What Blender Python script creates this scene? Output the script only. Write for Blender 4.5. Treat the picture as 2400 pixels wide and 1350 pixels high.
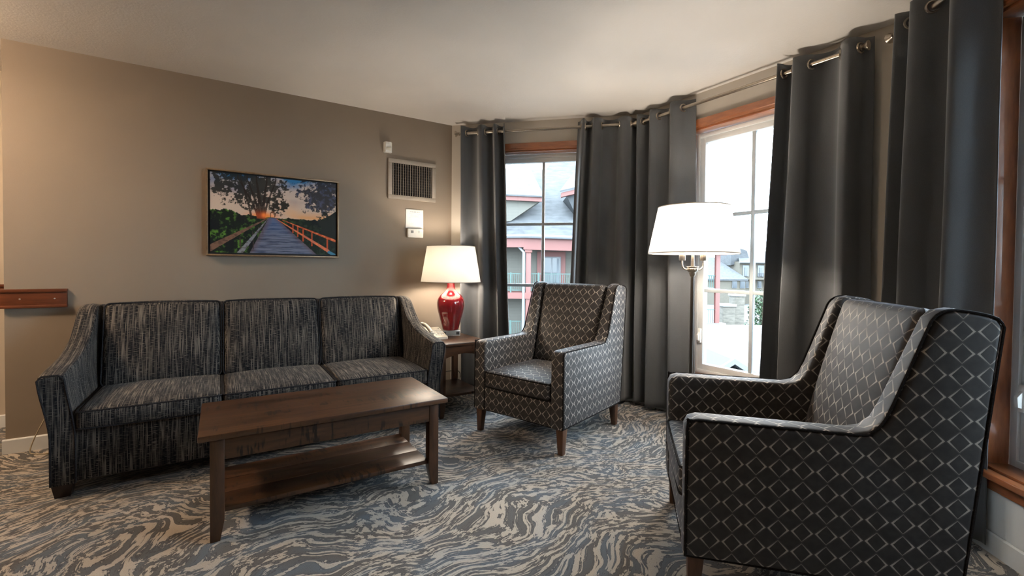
import bpy, bmesh, math, random
import numpy as np
from mathutils import Vector, Matrix

for o in list(bpy.data.objects): bpy.data.objects.remove(o)
SC = bpy.context.scene
COL = SC.collection
PI = math.pi
R = math.radians

# ------------------------------------------------------------------ camera
F_PX = 1067.0
CAM_H = 1.13
TH = R(57.3); PITCH = math.atan(20/F_PX); ROLL = 0.0095
fw = Vector((math.cos(TH)*math.cos(PITCH), math.sin(TH)*math.cos(PITCH), -math.sin(PITCH)))
r0 = Vector((math.sin(TH), -math.cos(TH), 0)); u0 = r0.cross(fw)
cup = u0*math.cos(ROLL) - r0*math.sin(ROLL); crt = r0*math.cos(ROLL) + u0*math.sin(ROLL)
cd = bpy.data.cameras.new('camera'); cam = bpy.data.objects.new('camera', cd); COL.objects.link(cam)
m = Matrix((crt, cup, -fw)).transposed().to_4x4(); m.translation = (0, 0, CAM_H); cam.matrix_world = m
cd.sensor_width = 36; cd.sensor_fit = 'HORIZONTAL'; cd.lens = F_PX/2400*36
cd.shift_y = -27/2400; cd.clip_start = 0.02; cd.clip_end = 500
SC.camera = cam

# ------------------------------------------------------------------ world (bright overcast sky)
w = bpy.data.worlds.new('overcast_sky'); SC.world = w; w.use_nodes = True
bg = w.node_tree.nodes['Background']
bg.inputs[0].default_value = (0.70, 0.85, 1.0, 1); bg.inputs[1].default_value = 7.5
SC.view_settings.view_transform = 'Standard'; SC.view_settings.look = 'None'
SC.view_settings.exposure = 1.5; SC.view_settings.gamma = 1.0; SC.view_settings.use_curve_mapping = False

# ------------------------------------------------------------------ node helpers
class NT:
    def __init__(s, name):
        s.m = bpy.data.materials.new(name); s.m.use_nodes = True
        s.t = s.m.node_tree; s.b = s.t.nodes['Principled BSDF']; s.out = s.t.nodes['Material Output']
    def n(s, typ, **kw):
        nd = s.t.nodes.new(typ)
        for k, v in kw.items():
            if k.startswith('i_'):
                key = k[2:]
                nd.inputs[int(key) if key.isdigit() else key.replace('_', ' ')].default_value = v
            else: setattr(nd, k, v)
        return nd
    def l(s, a, b): s.t.links.new(a, b)
    def math(s, op, a, b=None, c=None):
        nd = s.n('ShaderNodeMath', operation=op)
        for i, x in enumerate((a, b, c)):
            if x is None: continue
            if isinstance(x, (int, float)): nd.inputs[i].default_value = x
            else: s.l(x, nd.inputs[i])
        return nd.outputs[0]
    def mix(s, f, a, b, typ='MIX'):
        nd = s.n('ShaderNodeMix', data_type='RGBA', blend_type=typ)
        for i, x in ((0, f), (6, a), (7, b)):
            if isinstance(x, (int, float)): nd.inputs[i].default_value = x
            elif isinstance(x, tuple): nd.inputs[i].default_value = (*x, 1) if len(x) == 3 else x
            else: s.l(x, nd.inputs[i])
        return nd.outputs[2]
    def ramp(s, f, pts, interp='LINEAR'):
        nd = s.n('ShaderNodeValToRGB'); e = nd.color_ramp.elements; nd.color_ramp.interpolation = interp
        while len(e) < len(pts): e.new(0.5)
        for i, (p, c) in enumerate(pts):
            e[i].position = p; e[i].color = (c, c, c, 1) if isinstance(c, (int, float)) else (*c, 1)
        s.l(f, nd.inputs[0]); return nd.outputs[0]
    def coord(s, kind='Object', scale=(1, 1, 1), rot=(0, 0, 0)):
        tc = s.n('ShaderNodeTexCoord'); mp = s.n('ShaderNodeMapping')
        mp.inputs['Scale'].default_value = scale; mp.inputs['Rotation'].default_value = rot
        s.l(tc.outputs[kind], mp.inputs[0]); return mp.outputs[0]
    def noise(s, vec, scale, detail=2, rough=0.5, out=0, dist=0):
        nd = s.n('ShaderNodeTexNoise'); nd.inputs['Scale'].default_value = scale
        nd.inputs['Detail'].default_value = detail; nd.inputs['Roughness'].default_value = rough
        nd.inputs['Distortion'].default_value = dist
        if vec is not None: s.l(vec, nd.inputs['Vector'])
        return nd.outputs[out]
    def bump(s, h, strength=0.3, dist=0.01):
        nd = s.n('ShaderNodeBump'); nd.inputs['Strength'].default_value = strength; nd.inputs['Distance'].default_value = dist
        s.l(h, nd.inputs['Height']); s.l(nd.outputs[0], s.b.inputs['Normal'])
    def base(s, c):
        if isinstance(c, tuple): s.b.inputs['Base Color'].default_value = (*c, 1)
        else: s.l(c, s.b.inputs['Base Color'])
        return s
    def set(s, **kw):
        for k, v in kw.items(): s.b.inputs[k.replace('_', ' ')].default_value = v
        return s

MATS = {}
def mat(name):
    return MATS[name]
def plain(name, col, rough=0.5, metal=0.0, var=0.06, scale=30, spec=0.5, bump=0.0):
    t = NT(name); v = t.noise(t.coord(), scale, 3)
    f = t.ramp(v, [(0.3, 1-var), (0.7, 1+var)])
    t.base(t.mix(1.0, col, f, 'MULTIPLY')); t.set(Roughness=rough, Metallic=metal, Specular_IOR_Level=spec)
    if bump: t.bump(v, bump, 0.004)
    MATS[name] = t.m; return t.m

def paint(name, col, bump=0.12, scale=260):
    t = NT(name); c = t.coord()
    v = t.noise(c, scale, 2); lo = t.noise(c, 2.0, 2)
    t.base(t.mix(1.0, col, t.ramp(lo, [(0.3, 0.97), (0.7, 1.03)]), 'MULTIPLY'))
    t.set(Roughness=0.75, Specular_IOR_Level=0.25); t.bump(v, bump, 0.002)
    MATS[name] = t.m
paint('taupe_paint', (0.285, 0.230, 0.180)); paint('greige_paint', (0.50, 0.455, 0.395)); paint('hall_paint', (0.55, 0.47, 0.38))
paint('ceiling_paint', (0.80, 0.76, 0.71), 0.5, 90); paint('white_trim', (0.72, 0.73, 0.73), 0.02)
plain('window_white', (0.66, 0.67, 0.66), 0.4, var=0.02); plain('muntin_shade_grey', (0.42, 0.45, 0.46), 0.4, var=0.03)  # the muntins are white; their grey paints in the backlit shade
plain('white_plastic', (0.78, 0.77, 0.73), 0.35, var=0.02); plain('cream_plastic', (0.68, 0.63, 0.53), 0.35, var=0.03)
plain('dark_plastic', (0.03, 0.03, 0.032), 0.4); plain('grey_plastic', (0.22, 0.23, 0.23), 0.4)
plain('brushed_nickel', (0.46, 0.40, 0.33), 0.28, 1.0, var=0.08, scale=120); plain('dark_bronze', (0.07, 0.058, 0.048), 0.38, 0.7)
plain('silver', (0.62, 0.61, 0.58), 0.3, 0.6); plain('black_cord', (0.02, 0.02, 0.02), 0.5); plain('cream_cord', (0.42, 0.34, 0.23), 0.5)
plain('vent_metal', (0.36, 0.31, 0.255), 0.5, 0.0); plain('vent_fin_shaded', (0.12, 0.10, 0.085), 0.7); plain('vent_duct_shade', (0.012, 0.01, 0.009), 0.9)
plain('frame_gold', (0.28, 0.19, 0.11), 0.35, 0.35, var=0.15, scale=60); plain('black_liner', (0.01, 0.01, 0.012), 0.6)
plain('picture_back', (0.1, 0.09, 0.08), 0.8)

def wood(name, dark, light, grain='x', rough=0.38, streak=9.0, scratch=0.0, coat=0.0):
    t = NT(name); a, b = 1.2, streak*1.0
    sc = {'x': (a, b, b), 'y': (b, a, b), 'z': (b, b, a)}[grain]
    c = t.coord('Object', sc)
    n1 = t.noise(c, 1.6, 5, 0.62, dist=0.7); n2 = t.noise(c, 9, 3, 0.6)
    col = t.mix(t.ramp(n1, [(0.3, 0.0), (0.72, 1.0)]), dark, light)
    col = t.mix(1.0, col, t.ramp(n2, [(0.3, 0.72), (0.7, 1.12)]), 'MULTIPLY')
    if scratch:
        sc2 = {'x': (46, 7, 7), 'y': (7, 46, 7), 'z': (7, 7, 46)}[grain]
        s1 = t.noise(t.coord('Object', sc2), 1.0, 3, 0.6)
        s2 = t.noise(t.coord('Object', {'x': (2, 9, 9), 'y': (9, 2, 9), 'z': (9, 9, 2)}[grain]), 1.3, 2)
        k = t.math('MULTIPLY', t.ramp(s1, [(0.53, 0.0), (0.60, 1.0)]), t.ramp(s2, [(0.48, 0.0), (0.58, 1.0)]))
        col = t.mix(t.math('MULTIPLY', k, scratch), col, tuple(x*0.25 for x in dark))
    t.base(col); t.set(Roughness=rough, Coat_Weight=coat, Coat_Roughness=0.14)
    t.bump(n2, 0.06, 0.004); MATS[name] = t.m
for g in 'xyz':
    wood('walnut_'+g, (0.026, 0.0105, 0.005), (0.120, 0.052, 0.022), g, 0.36, scratch=1.0 if g == 'x' else 0.0)
    wood('cherry_'+g, (0.27, 0.085, 0.030), (0.36, 0.125, 0.045), g, 0.30, 6, coat=1.0)
wood('rail_cherry', (0.115, 0.030, 0.010), (0.17, 0.048, 0.016), 'x', 0.42, 6)
wood('leg_brown', (0.06, 0.026, 0.013), (0.15, 0.068, 0.033), 'z', 0.42)
wood('foot_dark', (0.018, 0.009, 0.006), (0.035, 0.017, 0.011), 'z', 0.5)

# carpet
t = NT('swirl_carpet'); c = t.coord()
w1 = t.noise(c, 0.85, 1.5, 0.5, out=1); w2 = t.noise(c, 3.6, 1.5, 0.5, out=1)
def vm(op, a, b=None, s_=None):
    nd = t.n('ShaderNodeVectorMath', operation=op)
    t.l(a, nd.inputs[0])
    if b is not None:
        if isinstance(b, tuple): nd.inputs[1].default_value = b
        else: t.l(b, nd.inputs[1])
    if s_ is not None: nd.inputs['Scale'].default_value = s_
    return nd.outputs[0]
p1 = vm('ADD', c, vm('SCALE', vm('SUBTRACT', w1, (0.5, 0.5, 0.5)), s_=1.35))
p1 = vm('ADD', p1, vm('SCALE', vm('SUBTRACT', w2, (0.5, 0.5, 0.5)), s_=0.30))
mp = t.n('ShaderNodeMapping'); mp.inputs['Rotation'].default_value = (0, 0, R(38)); mp.inputs['Scale'].default_value = (16.0, 42, 1); t.l(p1, mp.inputs[0])
st = t.noise(mp.outputs[0], 1.0, 4, 0.66)
rag = t.noise(c, 60, 3); st = t.math('ADD', st, t.math('MULTIPLY', t.math('SUBTRACT', rag, 0.5), 0.13))
mask = t.ramp(st, [(0.503, 0.0), (0.528, 1.0)]); edge = t.ramp(st, [(0.455, 0.0), (0.493, 1.0), (0.51, 0.0)])
mp2 = t.n('ShaderNodeMapping'); mp2.inputs['Rotation'].default_value = (0, 0, R(38)); mp2.inputs['Scale'].default_value = (3.0, 9, 1); mp2.inputs['Location'].default_value = (7, 3, 0); t.l(p1, mp2.inputs[0])
bl = t.noise(mp2.outputs[0], 1.0, 2)
ground = t.mix(t.ramp(bl, [(0.42, 0.0), (0.60, 1.0)]), (0.105, 0.098, 0.092), (0.105, 0.124, 0.148))
ground = t.mix(t.math('MULTIPLY', edge, 0.6), ground, (0.030, 0.030, 0.032))  # dark rims paint in the shadow beside the raised streaks
pile = t.noise(c, 420, 2)
lightc = t.mix(t.ramp(bl, [(0.45, 0.0), (0.65, 1.0)]), (0.45, 0.39, 0.325), (0.39, 0.37, 0.345))
colr = t.mix(mask, ground, lightc)
colr = t.mix(1.0, colr, t.ramp(pile, [(0.3, 0.78), (0.7, 1.22)]), 'MULTIPLY')
t.base(colr); t.set(Roughness=0.95, Specular_IOR_Level=0.1, Sheen_Weight=0.15)
hh = t.math('ADD', t.math('MULTIPLY', mask, 0.6), t.math('MULTIPLY', pile, 0.5)); t.bump(hh, 0.45, 0.006)
MATS['carpet'] = t.m

# sofa tweed (uses UV metres)
t = NT('charcoal_tweed'); 
c = t.coord('UV', (1, 1, 1))
def uvn(su, sv, d=2, off=(0, 0, 0), rough=0.5):
    mp = t.n('ShaderNodeMapping'); mp.inputs['Scale'].default_value = (su, sv, 1); mp.inputs['Location'].default_value = off
    t.l(c, mp.inputs[0]); return t.noise(mp.outputs[0], 1.0, d, rough)
v1 = uvn(190, 5.5, 3); v2 = uvn(100, 3, 3, (3, 4, 0)); hz = uvn(36, 260, 2, (9, 1, 0)); blot = uvn(9, 5, 2, (1, 7, 0))
k1 = t.ramp(v1, [(0.50, 0.0), (0.66, 1.0)]); k2 = t.ramp(v2, [(0.50, 0.0), (0.70, 1.0)]); k3 = t.ramp(hz, [(0.54, 0.0), (0.70, 1.0)])
k = t.math('MAXIMUM', t.math('MULTIPLY', k1, 0.8), t.math('MULTIPLY', k3, 0.7))
k = t.math('MULTIPLY', k, t.ramp(blot, [(0.3, 0.45), (0.7, 1.0)]))
b_ = t.mix(k2, (0.010, 0.011, 0.015), (0.085, 0.078, 0.070))
colr = t.mix(k, b_, (0.30, 0.265, 0.225))
t.base(colr); t.set(Roughness=0.9, Specular_IOR_Level=0.15, Sheen_Weight=0.08, Sheen_Roughness=0.4)
t.bump(t.math('ADD', v1, hz), 0.35, 0.003); MATS['tweed'] = t.m

# armchair diamond weave (uses UV metres)
t = NT('diamond_weave'); tc = t.n('ShaderNodeTexCoord'); sx = t.n('ShaderNodeSeparateXYZ'); t.l(tc.outputs['UV'], sx.inputs[0])
wob = t.noise(tc.outputs['UV'], 60, 2)
U = t.math('DIVIDE', sx.outputs[0], 0.068); V = t.math('DIVIDE', sx.outputs[1], 0.066)
fu = t.math('ABSOLUTE', t.math('SUBTRACT', t.math('FRACT', U), 0.5)); fv = t.math('ABSOLUTE', t.math('SUBTRACT', t.math('FRACT', V), 0.5))
sd = t.math('ADD', t.math('ADD', fu, fv), t.math('MULTIPLY', t.math('SUBTRACT', wob, 0.5), 0.03))
tip = t.math('SUBTRACT', 1.0, t.math('MULTIPLY', fv, 2.0))          # 1 at the side tips, 0 at top and bottom
inner = t.math('SUBTRACT', 0.468, t.math('ADD', 0.030, t.math('MULTIPLY', tip, 0.078)))
band = t.math('MULTIPLY', t.math('GREATER_THAN', sd, inner), t.math('LESS_THAN', sd, 0.468))
lum = t.math('MULTIPLY', band, t.math('ADD', 0.32, t.math('MULTIPLY', t.math('POWER', tip, 0.9), 0.68)))
blot = t.noise(tc.outputs['UV'], 34, 3)
dk = t.mix(t.ramp(blot, [(0.35, 0.0), (0.7, 1.0)]), (0.017, 0.0145, 0.0135), (0.036, 0.031, 0.029))
seam = t.math('MULTIPLY', t.math('GREATER_THAN', sd, 0.468), t.math('LESS_THAN', sd, 0.532))
dk = t.mix(t.math('MULTIPLY', seam, 0.5), dk, (0.075, 0.067, 0.064))
colr = t.mix(lum, dk, (0.46, 0.41, 0.35)); t.base(colr)
t.set(Roughness=0.62, Specular_IOR_Level=0.55, Sheen_Weight=0.2, Sheen_Roughness=0.35)
t.b.inputs['Sheen Tint'].default_value = (0.75, 0.77, 0.9, 1)
t.bump(t.math('ADD', lum, t.math('MULTIPLY', t.noise(tc.outputs['UV'], 900, 1), 0.5)), 0.2, 0.002); MATS['diamond'] = t.m
plain('piping_dark', (0.016, 0.014, 0.014), 0.9, var=0.5, scale=200, spec=0.1); plain('sofa_piping', (0.028, 0.028, 0.032), 0.9, var=0.6, scale=300, spec=0.1)

# curtain fabric
t = NT('curtain_grey'); c = t.coord('Object'); n1 = t.noise(c, 900, 2); mp = t.n('ShaderNodeMapping'); mp.inputs['Scale'].default_value = (160, 160, 4); t.l(c, mp.inputs[0]); n2 = t.noise(mp.outputs[0], 1, 2)
t.base(t.mix(1.0, (0.090, 0.093, 0.098), t.ramp(n1, [(0.35, 0.85), (0.65, 1.15)]), 'MULTIPLY'))
t.set(Roughness=0.85, Specular_IOR_Level=0.2, Sheen_Weight=0.35, Sheen_Roughness=0.5); t.bump(n1, 0.15, 0.001); MATS['curtain'] = t.m

# lamp shade: translucent cloth
def shade_mat(name, col, tr_=0.24):
    t = NT(name); t.t.nodes.remove(t.b)
    n1 = t.noise(t.coord('Object', (1, 1, 1)), 500, 2)
    cc = t.mix(1.0, col, t.ramp(n1, [(0.3, 0.97), (0.7, 1.03)]), 'MULTIPLY')
    d = t.n('ShaderNodeBsdfDiffuse'); tr = t.n('ShaderNodeBsdfTranslucent'); mx = t.n('ShaderNodeMixShader'); mx.inputs[0].default_value = tr_
    t.l(cc, d.inputs[0]); t.l(cc, tr.inputs[0]); t.l(d.outputs[0], mx.inputs[1]); t.l(tr.outputs[0], mx.inputs[2]); t.l(mx.outputs[0], t.out.inputs[0]); MATS[name] = t.m
shade_mat('shade_cloth', (0.85, 0.83, 0.78)); shade_mat('shade_cloth_white', (0.86, 0.85, 0.83), 0.36)
def emit(name, col, s):
    t = NT(name); t.base((0.8, 0.8, 0.8)); t.b.inputs['Emission Color'].default_value = (*col, 1); t.b.inputs['Emission Strength'].default_value = s; MATS[name] = t.m
emit('bulb_warm', (1.0, 0.87, 0.72), 150); emit('bulb_floor', (1.0, 0.87, 0.72), 115); emit('bulb_hall', (1.0, 0.74, 0.50), 46)

# ceramic
t = NT('red_ceramic'); n1 = t.noise(t.coord(), 12, 2)
t.base(t.mix(n1, (0.15, 0.005, 0.009), (0.20, 0.009, 0.012))); t.set(Roughness=0.12, Coat_Weight=0.8, Coat_Roughness=0.04); MATS['red_ceramic'] = t.m
# window glass: transparent with fresnel reflection
t = NT('clear_glass'); t.t.nodes.remove(t.b); tr = t.n('ShaderNodeBsdfTransparent'); gl = t.n('ShaderNodeBsdfGlossy'); gl.inputs['Roughness'].default_value = 0.02
tr.inputs[0].default_value = (0.97, 0.985, 0.98, 1); fr = t.n('ShaderNodeFresnel'); fr.inputs[0].default_value = 1.3; mx = t.n('ShaderNodeMixShader')
t.l(fr.outputs[0], mx.inputs[0]); t.l(tr.outputs[0], mx.inputs[1]); t.l(gl.outputs[0], mx.inputs[2]); t.l(mx.outputs[0], t.out.inputs[0]); MATS['glass'] = t.m
def vcol(name, rough=0.6):
    t = NT(name); a = t.n('ShaderNodeVertexColor'); a.layer_name = 'print'; g = t.noise(t.coord(), 700, 1)
    t.base(t.mix(1.0, a.outputs[0], t.ramp(g, [(0.3, 0.95), (0.7, 1.05)]), 'MULTIPLY')); t.set(Roughness=rough, Specular_IOR_Level=0.3); MATS[name] = t.m
vcol('canvas_print', 0.55); vcol('paper_print', 0.7)

# ------------------------------------------------------------------ mesh helpers
def xf(bm, verts, M):
    for v in verts: v.co = M @ v.co
def box(bm, x0, x1, y0, y1, z0, z1, bev=0.0, seg=2):
    vs = [bm.verts.new((x, y, z)) for z in (z0, z1) for y in (y0, y1) for x in (x0, x1)]
    fs = [bm.faces.new([vs[i] for i in q]) for q in ((0, 2, 3, 1), (4, 5, 7, 6), (0, 1, 5, 4), (2, 6, 7, 3), (0, 4, 6, 2), (1, 3, 7, 5))]
    if bev:
        es = list({e for f in fs for e in f.edges})
        r = bmesh.ops.bevel(bm, geom=es, offset=bev, segments=seg, profile=0.5, affect='EDGES')
    return vs
def prism(bm, pts, lo, hi, axis='x', bev=0.0, seg=2):
    """closed outline pts (2D) extruded along axis from lo to hi"""
    def P(a, b, h): return {'x': (h, a, b), 'y': (a, h, b), 'z': (a, b, h)}[axis]
    A = [bm.verts.new(P(a, b, lo)) for a, b in pts]; B = [bm.verts.new(P(a, b, hi)) for a, b in pts]; n = len(pts)
    fs = [bm.faces.new(A), bm.faces.new(B[::-1])]
    for i in range(n): fs.append(bm.faces.new((A[i], B[i], B[(i+1) % n], A[(i+1) % n])))
    bmesh.ops.recalc_face_normals(bm, faces=fs)
    if bev:
        es = [e for f in fs[:2] for e in f.edges]
        bmesh.ops.bevel(bm, geom=es, offset=bev, segments=seg, profile=0.5, affect='EDGES')
def tube(bm, path, r, seg=8, closed=False, caps=True):
    path = [Vector(p) for p in path]; n = len(path); rings = []
    rr = r if isinstance(r, (list, tuple)) else [r]*n
    prev = None
    for i in range(n):
        a = path[(i-1) % n] if (closed or i > 0) else path[i]; b = path[(i+1) % n] if (closed or i < n-1) else path[i]
        d = (b-a).normalized()
        if prev is None:
            ref = Vector((0, 0, 1)) if abs(d.z) < 0.9 else Vector((1, 0, 0)); x = d.cross(ref).normalized()
        else:
            x = (prev - d*prev.dot(d)).normalized()
        prev = x; y = d.cross(x)
        rings.append([bm.verts.new(path[i] + (x*math.cos(2*PI*k/seg) + y*math.sin(2*PI*k/seg))*rr[i]) for k in range(seg)])
    m_ = n if closed else n-1
    for i in range(m_):
        A, B = rings[i], rings[(i+1) % n]
        for k in range(seg): bm.faces.new((A[k], A[(k+1) % seg], B[(k+1) % seg], B[k]))
    if caps and not closed:
        bm.faces.new(rings[0][::-1]); bm.faces.new(rings[-1])
def lathe(bm, prof, seg=32, origin=(0, 0, 0), caps=True):
    ox, oy, oz = origin; rings = []
    for r, z in prof: rings.append([bm.verts.new((ox+r*math.cos(2*PI*k/seg), oy+r*math.sin(2*PI*k/seg), oz+z)) for k in range(seg)])
    for A, B in zip(rings, rings[1:]):
        for k in range(seg): bm.faces.new((A[k], A[(k+1) % seg], B[(k+1) % seg], B[k]))
    if caps:
        if prof[0][0] > 1e-4: bm.faces.new(rings[0][::-1])
        if prof[-1][0] > 1e-4: bm.faces.new(rings[-1])
def boxuv(me):
    uv = me.uv_layers.new(name='UVMap')
    for p in me.polygons:
        n = p.normal; a = max(range(3), key=lambda i: abs(n[i]))
        for li in p.loop_indices:
            co = me.vertices[me.loops[li].vertex_index].co
            uv.data[li].uv = (co.x, co.y) if a == 2 else ((co.x, co.z) if a == 1 else (co.y, co.z))
def obj(name, bm, material, parent=None, smooth=35, uv=False, recalc=True):
    if recalc: bmesh.ops.recalc_face_normals(bm, faces=bm.faces)
    me = bpy.data.meshes.new(name); bm.to_mesh(me); bm.free()
    if smooth:
        for p in me.polygons: p.use_smooth = True
        me.set_sharp_from_angle(angle=R(smooth))
    if uv: boxuv(me)
    me.materials.append(MATS[material] if isinstance(material, str) else material)
    o = bpy.data.objects.new(name, me); COL.objects.link(o)
    if parent: o.parent = parent
    return o
def NB(): return bmesh.new()
def tag(o, label, cat=None, group=None, kind=None):
    o['label'] = label
    if cat: o['category'] = cat
    if group: o['group'] = group
    if kind: o['kind'] = kind
    return o
def thing(name, label, cat, loc=(0, 0, 0), rz=0.0, group=None, kind=None):
    o = bpy.data.objects.new(name, None); COL.objects.link(o); o.empty_display_size = 0.1
    o.location = loc; o.rotation_euler = (0, 0, rz); return tag(o, label, cat, group, kind)
def bx(name, material, parent, x0, x1, y0, y1, z0, z1, bev=0.0, seg=2, uv=False):
    bm = NB(); box(bm, x0, x1, y0, y1, z0, z1, bev, seg); return obj(name, bm, material, parent, uv=uv)
def catmull(pts, n=8):
    out = []; P = [pts[0]] + list(pts) + [pts[-1]]
    for i in range(1, len(P)-2):
        for k in range(n):
            t_ = k/n; a, b, c_, d = P[i-1], P[i], P[i+1], P[i+2]
            out.append(tuple(0.5*((2*b[j]) + (-a[j]+c_[j])*t_ + (2*a[j]-5*b[j]+4*c_[j]-d[j])*t_**2 + (-a[j]+3*b[j]-3*c_[j]+d[j])*t_**3) for j in range(len(b))))
    out.append(tuple(pts[-1])); return out
def sstep(a, b, x):
    x = min(1, max(0, (x-a)/(b-a))); return x*x*(3-2*x)

# ------------------------------------------------------------------ room shell
CEIL = 2.44
WY = 3.87                        # sofa wall
XL = -1.07                       # its free end
c1 = Vector((1.81, WY)); c2 = Vector((3.0, WY-1.19)); c3 = Vector((3.0, 0.91))
a1, a2, a3 = R(-45), R(-90), R(-131)
d3 = Vector((math.cos(a3), math.sin(a3))); L1 = (c2-c1).length; L2 = c2.y-c3.y; YB = -3.4; L3 = 2.10
c4 = c3 + d3*L3; XW = -5.6; HY = 4.52
WALLF = {1: (c1, a1, L1), 2: (c2, a2, L2), 3: (c3, a3, L3)}
def frame_at(wn, s, z=0.0):
    c, a, L = WALLF[wn]; p = c + Vector((math.cos(a), math.sin(a)))*s
    return (p.x, p.y, z), a

floor_pts = [(XW, YB), (c4.x, YB), (c4.x, c4.y), (c3.x, c3.y), (c2.x, c2.y), (c1.x, c1.y), (XL, WY), (XL, WY+0.12), (XL+1.2, WY+0.12), (XL+1.2, HY), (XW, HY)]
bm = NB(); prism(bm, floor_pts, -0.12, 0.0, 'z'); tag(obj('floor', bm, 'carpet', smooth=0), 'grey, blue and beige swirl patterned carpet floor', 'floor', kind='structure')
bm = NB(); prism(bm, floor_pts, CEIL, CEIL+0.12, 'z'); tag(obj('ceiling', bm, 'ceiling_paint', smooth=0), 'plain off white textured ceiling over the whole room', 'ceiling', kind='structure')
bm = NB(); box(bm, XL, c1.x, WY, WY+0.12, 0, CEIL); tag(obj('wall_left', bm, 'taupe_paint', smooth=0), 'taupe painted wall behind the sofa', 'wall', kind='structure')
bm = NB(); box(bm, XW, XL+1.2, HY, HY+0.12, 0, CEIL); tag(obj('wall_hall', bm, 'hall_paint', smooth=0), 'pale beige hallway wall beyond the end of the taupe wall', 'wall', kind='structure')
bm = NB(); box(bm, XL+1.2, XL+1.32, WY+0.12, HY, 0, CEIL); tag(obj('wall_hall_end', bm, 'hall_paint', smooth=0), 'short wall closing the hallway behind the taupe wall', 'wall', kind='structure')
bm = NB(); box(bm, XW-0.12, XW, YB, HY, 0, CEIL); tag(obj('wall_far_left', bm, 'greige_paint', smooth=0), 'far left room wall out of the frame', 'wall', kind='structure')
bm = NB(); box(bm, XW, c4.x, YB-0.12, YB, 0, CEIL); tag(obj('wall_back', bm, 'greige_paint', smooth=0), 'room wall behind the viewer', 'wall', kind='structure')

bm = NB(); box(bm, c4.x, c4.x+0.15, YB, c4.y-0.13, 0, CEIL); tag(obj('wall_right_rear', bm, 'greige_paint', smooth=0), 'plain wall to the right behind the viewer', 'wall', kind='structure')
WIN = {1: (0.392, 1.288), 2: (0.460, 1.356), 3: (0.500, 1.500)}
ZB, ZT = 0.335, 2.18; WTH = 0.20
names = {1: 'wall_bay_left', 2: 'wall_bay_centre', 3: 'wall_bay_right'}
wlab = {1: 'greige bay wall between the table lamp corner and the middle window', 2: 'greige middle bay wall behind the floor lamp', 3: 'greige right bay wall with the window beside the near armchair'}
for wn in (1, 2, 3):
    c, a, L = WALLF[wn]; s0, s1 = WIN[wn]
    root = thing(names[wn], wlab[wn], 'wall', (c.x, c.y, 0), a, kind='structure')
    bm = NB(); box(bm, 0, s0, 0, WTH, 0, CEIL); box(bm, s1, L, 0, WTH, 0, CEIL); box(bm, s0, s1, 0, WTH, 0, ZB); box(bm, s0, s1, 0, WTH, ZT, CEIL)
    obj('wall_face', bm, 'greige_paint', root, smooth=0)
def baseboard(name, label, p0, p1, h=0.085):
    d = Vector((p1[0]-p0[0], p1[1]-p0[1])); L = d.length; ang = math.atan2(d.y, d.x)
    bm = NB(); prism(bm, [(0, 0), (-0.014, 0), (-0.014, h-0.006), (-0.009, h), (0, h)], 0, L, 'x')
    o = obj(name, bm, 'white_trim', smooth=0); o.location = (p0[0], p0[1], 0); o.rotation_euler = (0, 0, ang); tag(o, label, 'baseboard', kind='structure')
baseboard('baseboard_left', 'white baseboard along the taupe sofa wall', (XL-0.012, WY), tuple(c1))
baseboard('baseboard_bay_left', 'white baseboard under the window by the table lamp', tuple(c1), tuple(c2))
baseboard('baseboard_bay_centre', 'white baseboard behind the floor lamp', tuple(c2), tuple(c3))
baseboard('baseboard_bay_right', 'white baseboard behind the near armchair', tuple(c3), tuple(c4))
baseboard('baseboard_hall', 'white baseboard in the hallway at the left edge', (XW, HY), (XL+1.2, HY))

# chair rail boards
def rail(name, label, x0, x1, ywall, z0, z1, plugs):
    r = thing(name, label, 'rail', ((x0+x1)/2, ywall, z0), 0, kind='structure'); h = (x1-x0)/2; H = z1-z0
    bx('board', 'rail_cherry', r, -h, h, -0.022, 0, 0, H, 0.003)
    bx('top_bead', 'rail_cherry', r, -h-0.002, h+0.002, -0.028, 0, H-0.019, H, 0.003)
    bx('bottom_bead', 'rail_cherry', r, -h-0.002, h+0.002, -0.028, 0, 0, 0.017, 0.003)
    for px in plugs:
        bm = NB(); lathe(bm, [(0.0001, 0.0), (0.005, 0.0), (0.004, 0.0015), (0.0001, 0.002)], 12); 
        xf(bm, bm.verts, Matrix.Rotation(PI/2, 4, 'X')); o = obj('screw', bm, 'silver', r); o.location = (px-(x0+x1)/2, -0.0215, 0.055)
rail('trim_1', 'reddish brown wooden wall rail at the free end of the taupe wall', -1.082, -0.795, WY, 0.862, 0.976, (-1.0, -0.85))
rail('trim_2', 'reddish brown wooden rail on the hallway wall at the left edge', -2.2, -1.24, HY, 0.862, 0.985, ())

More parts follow.
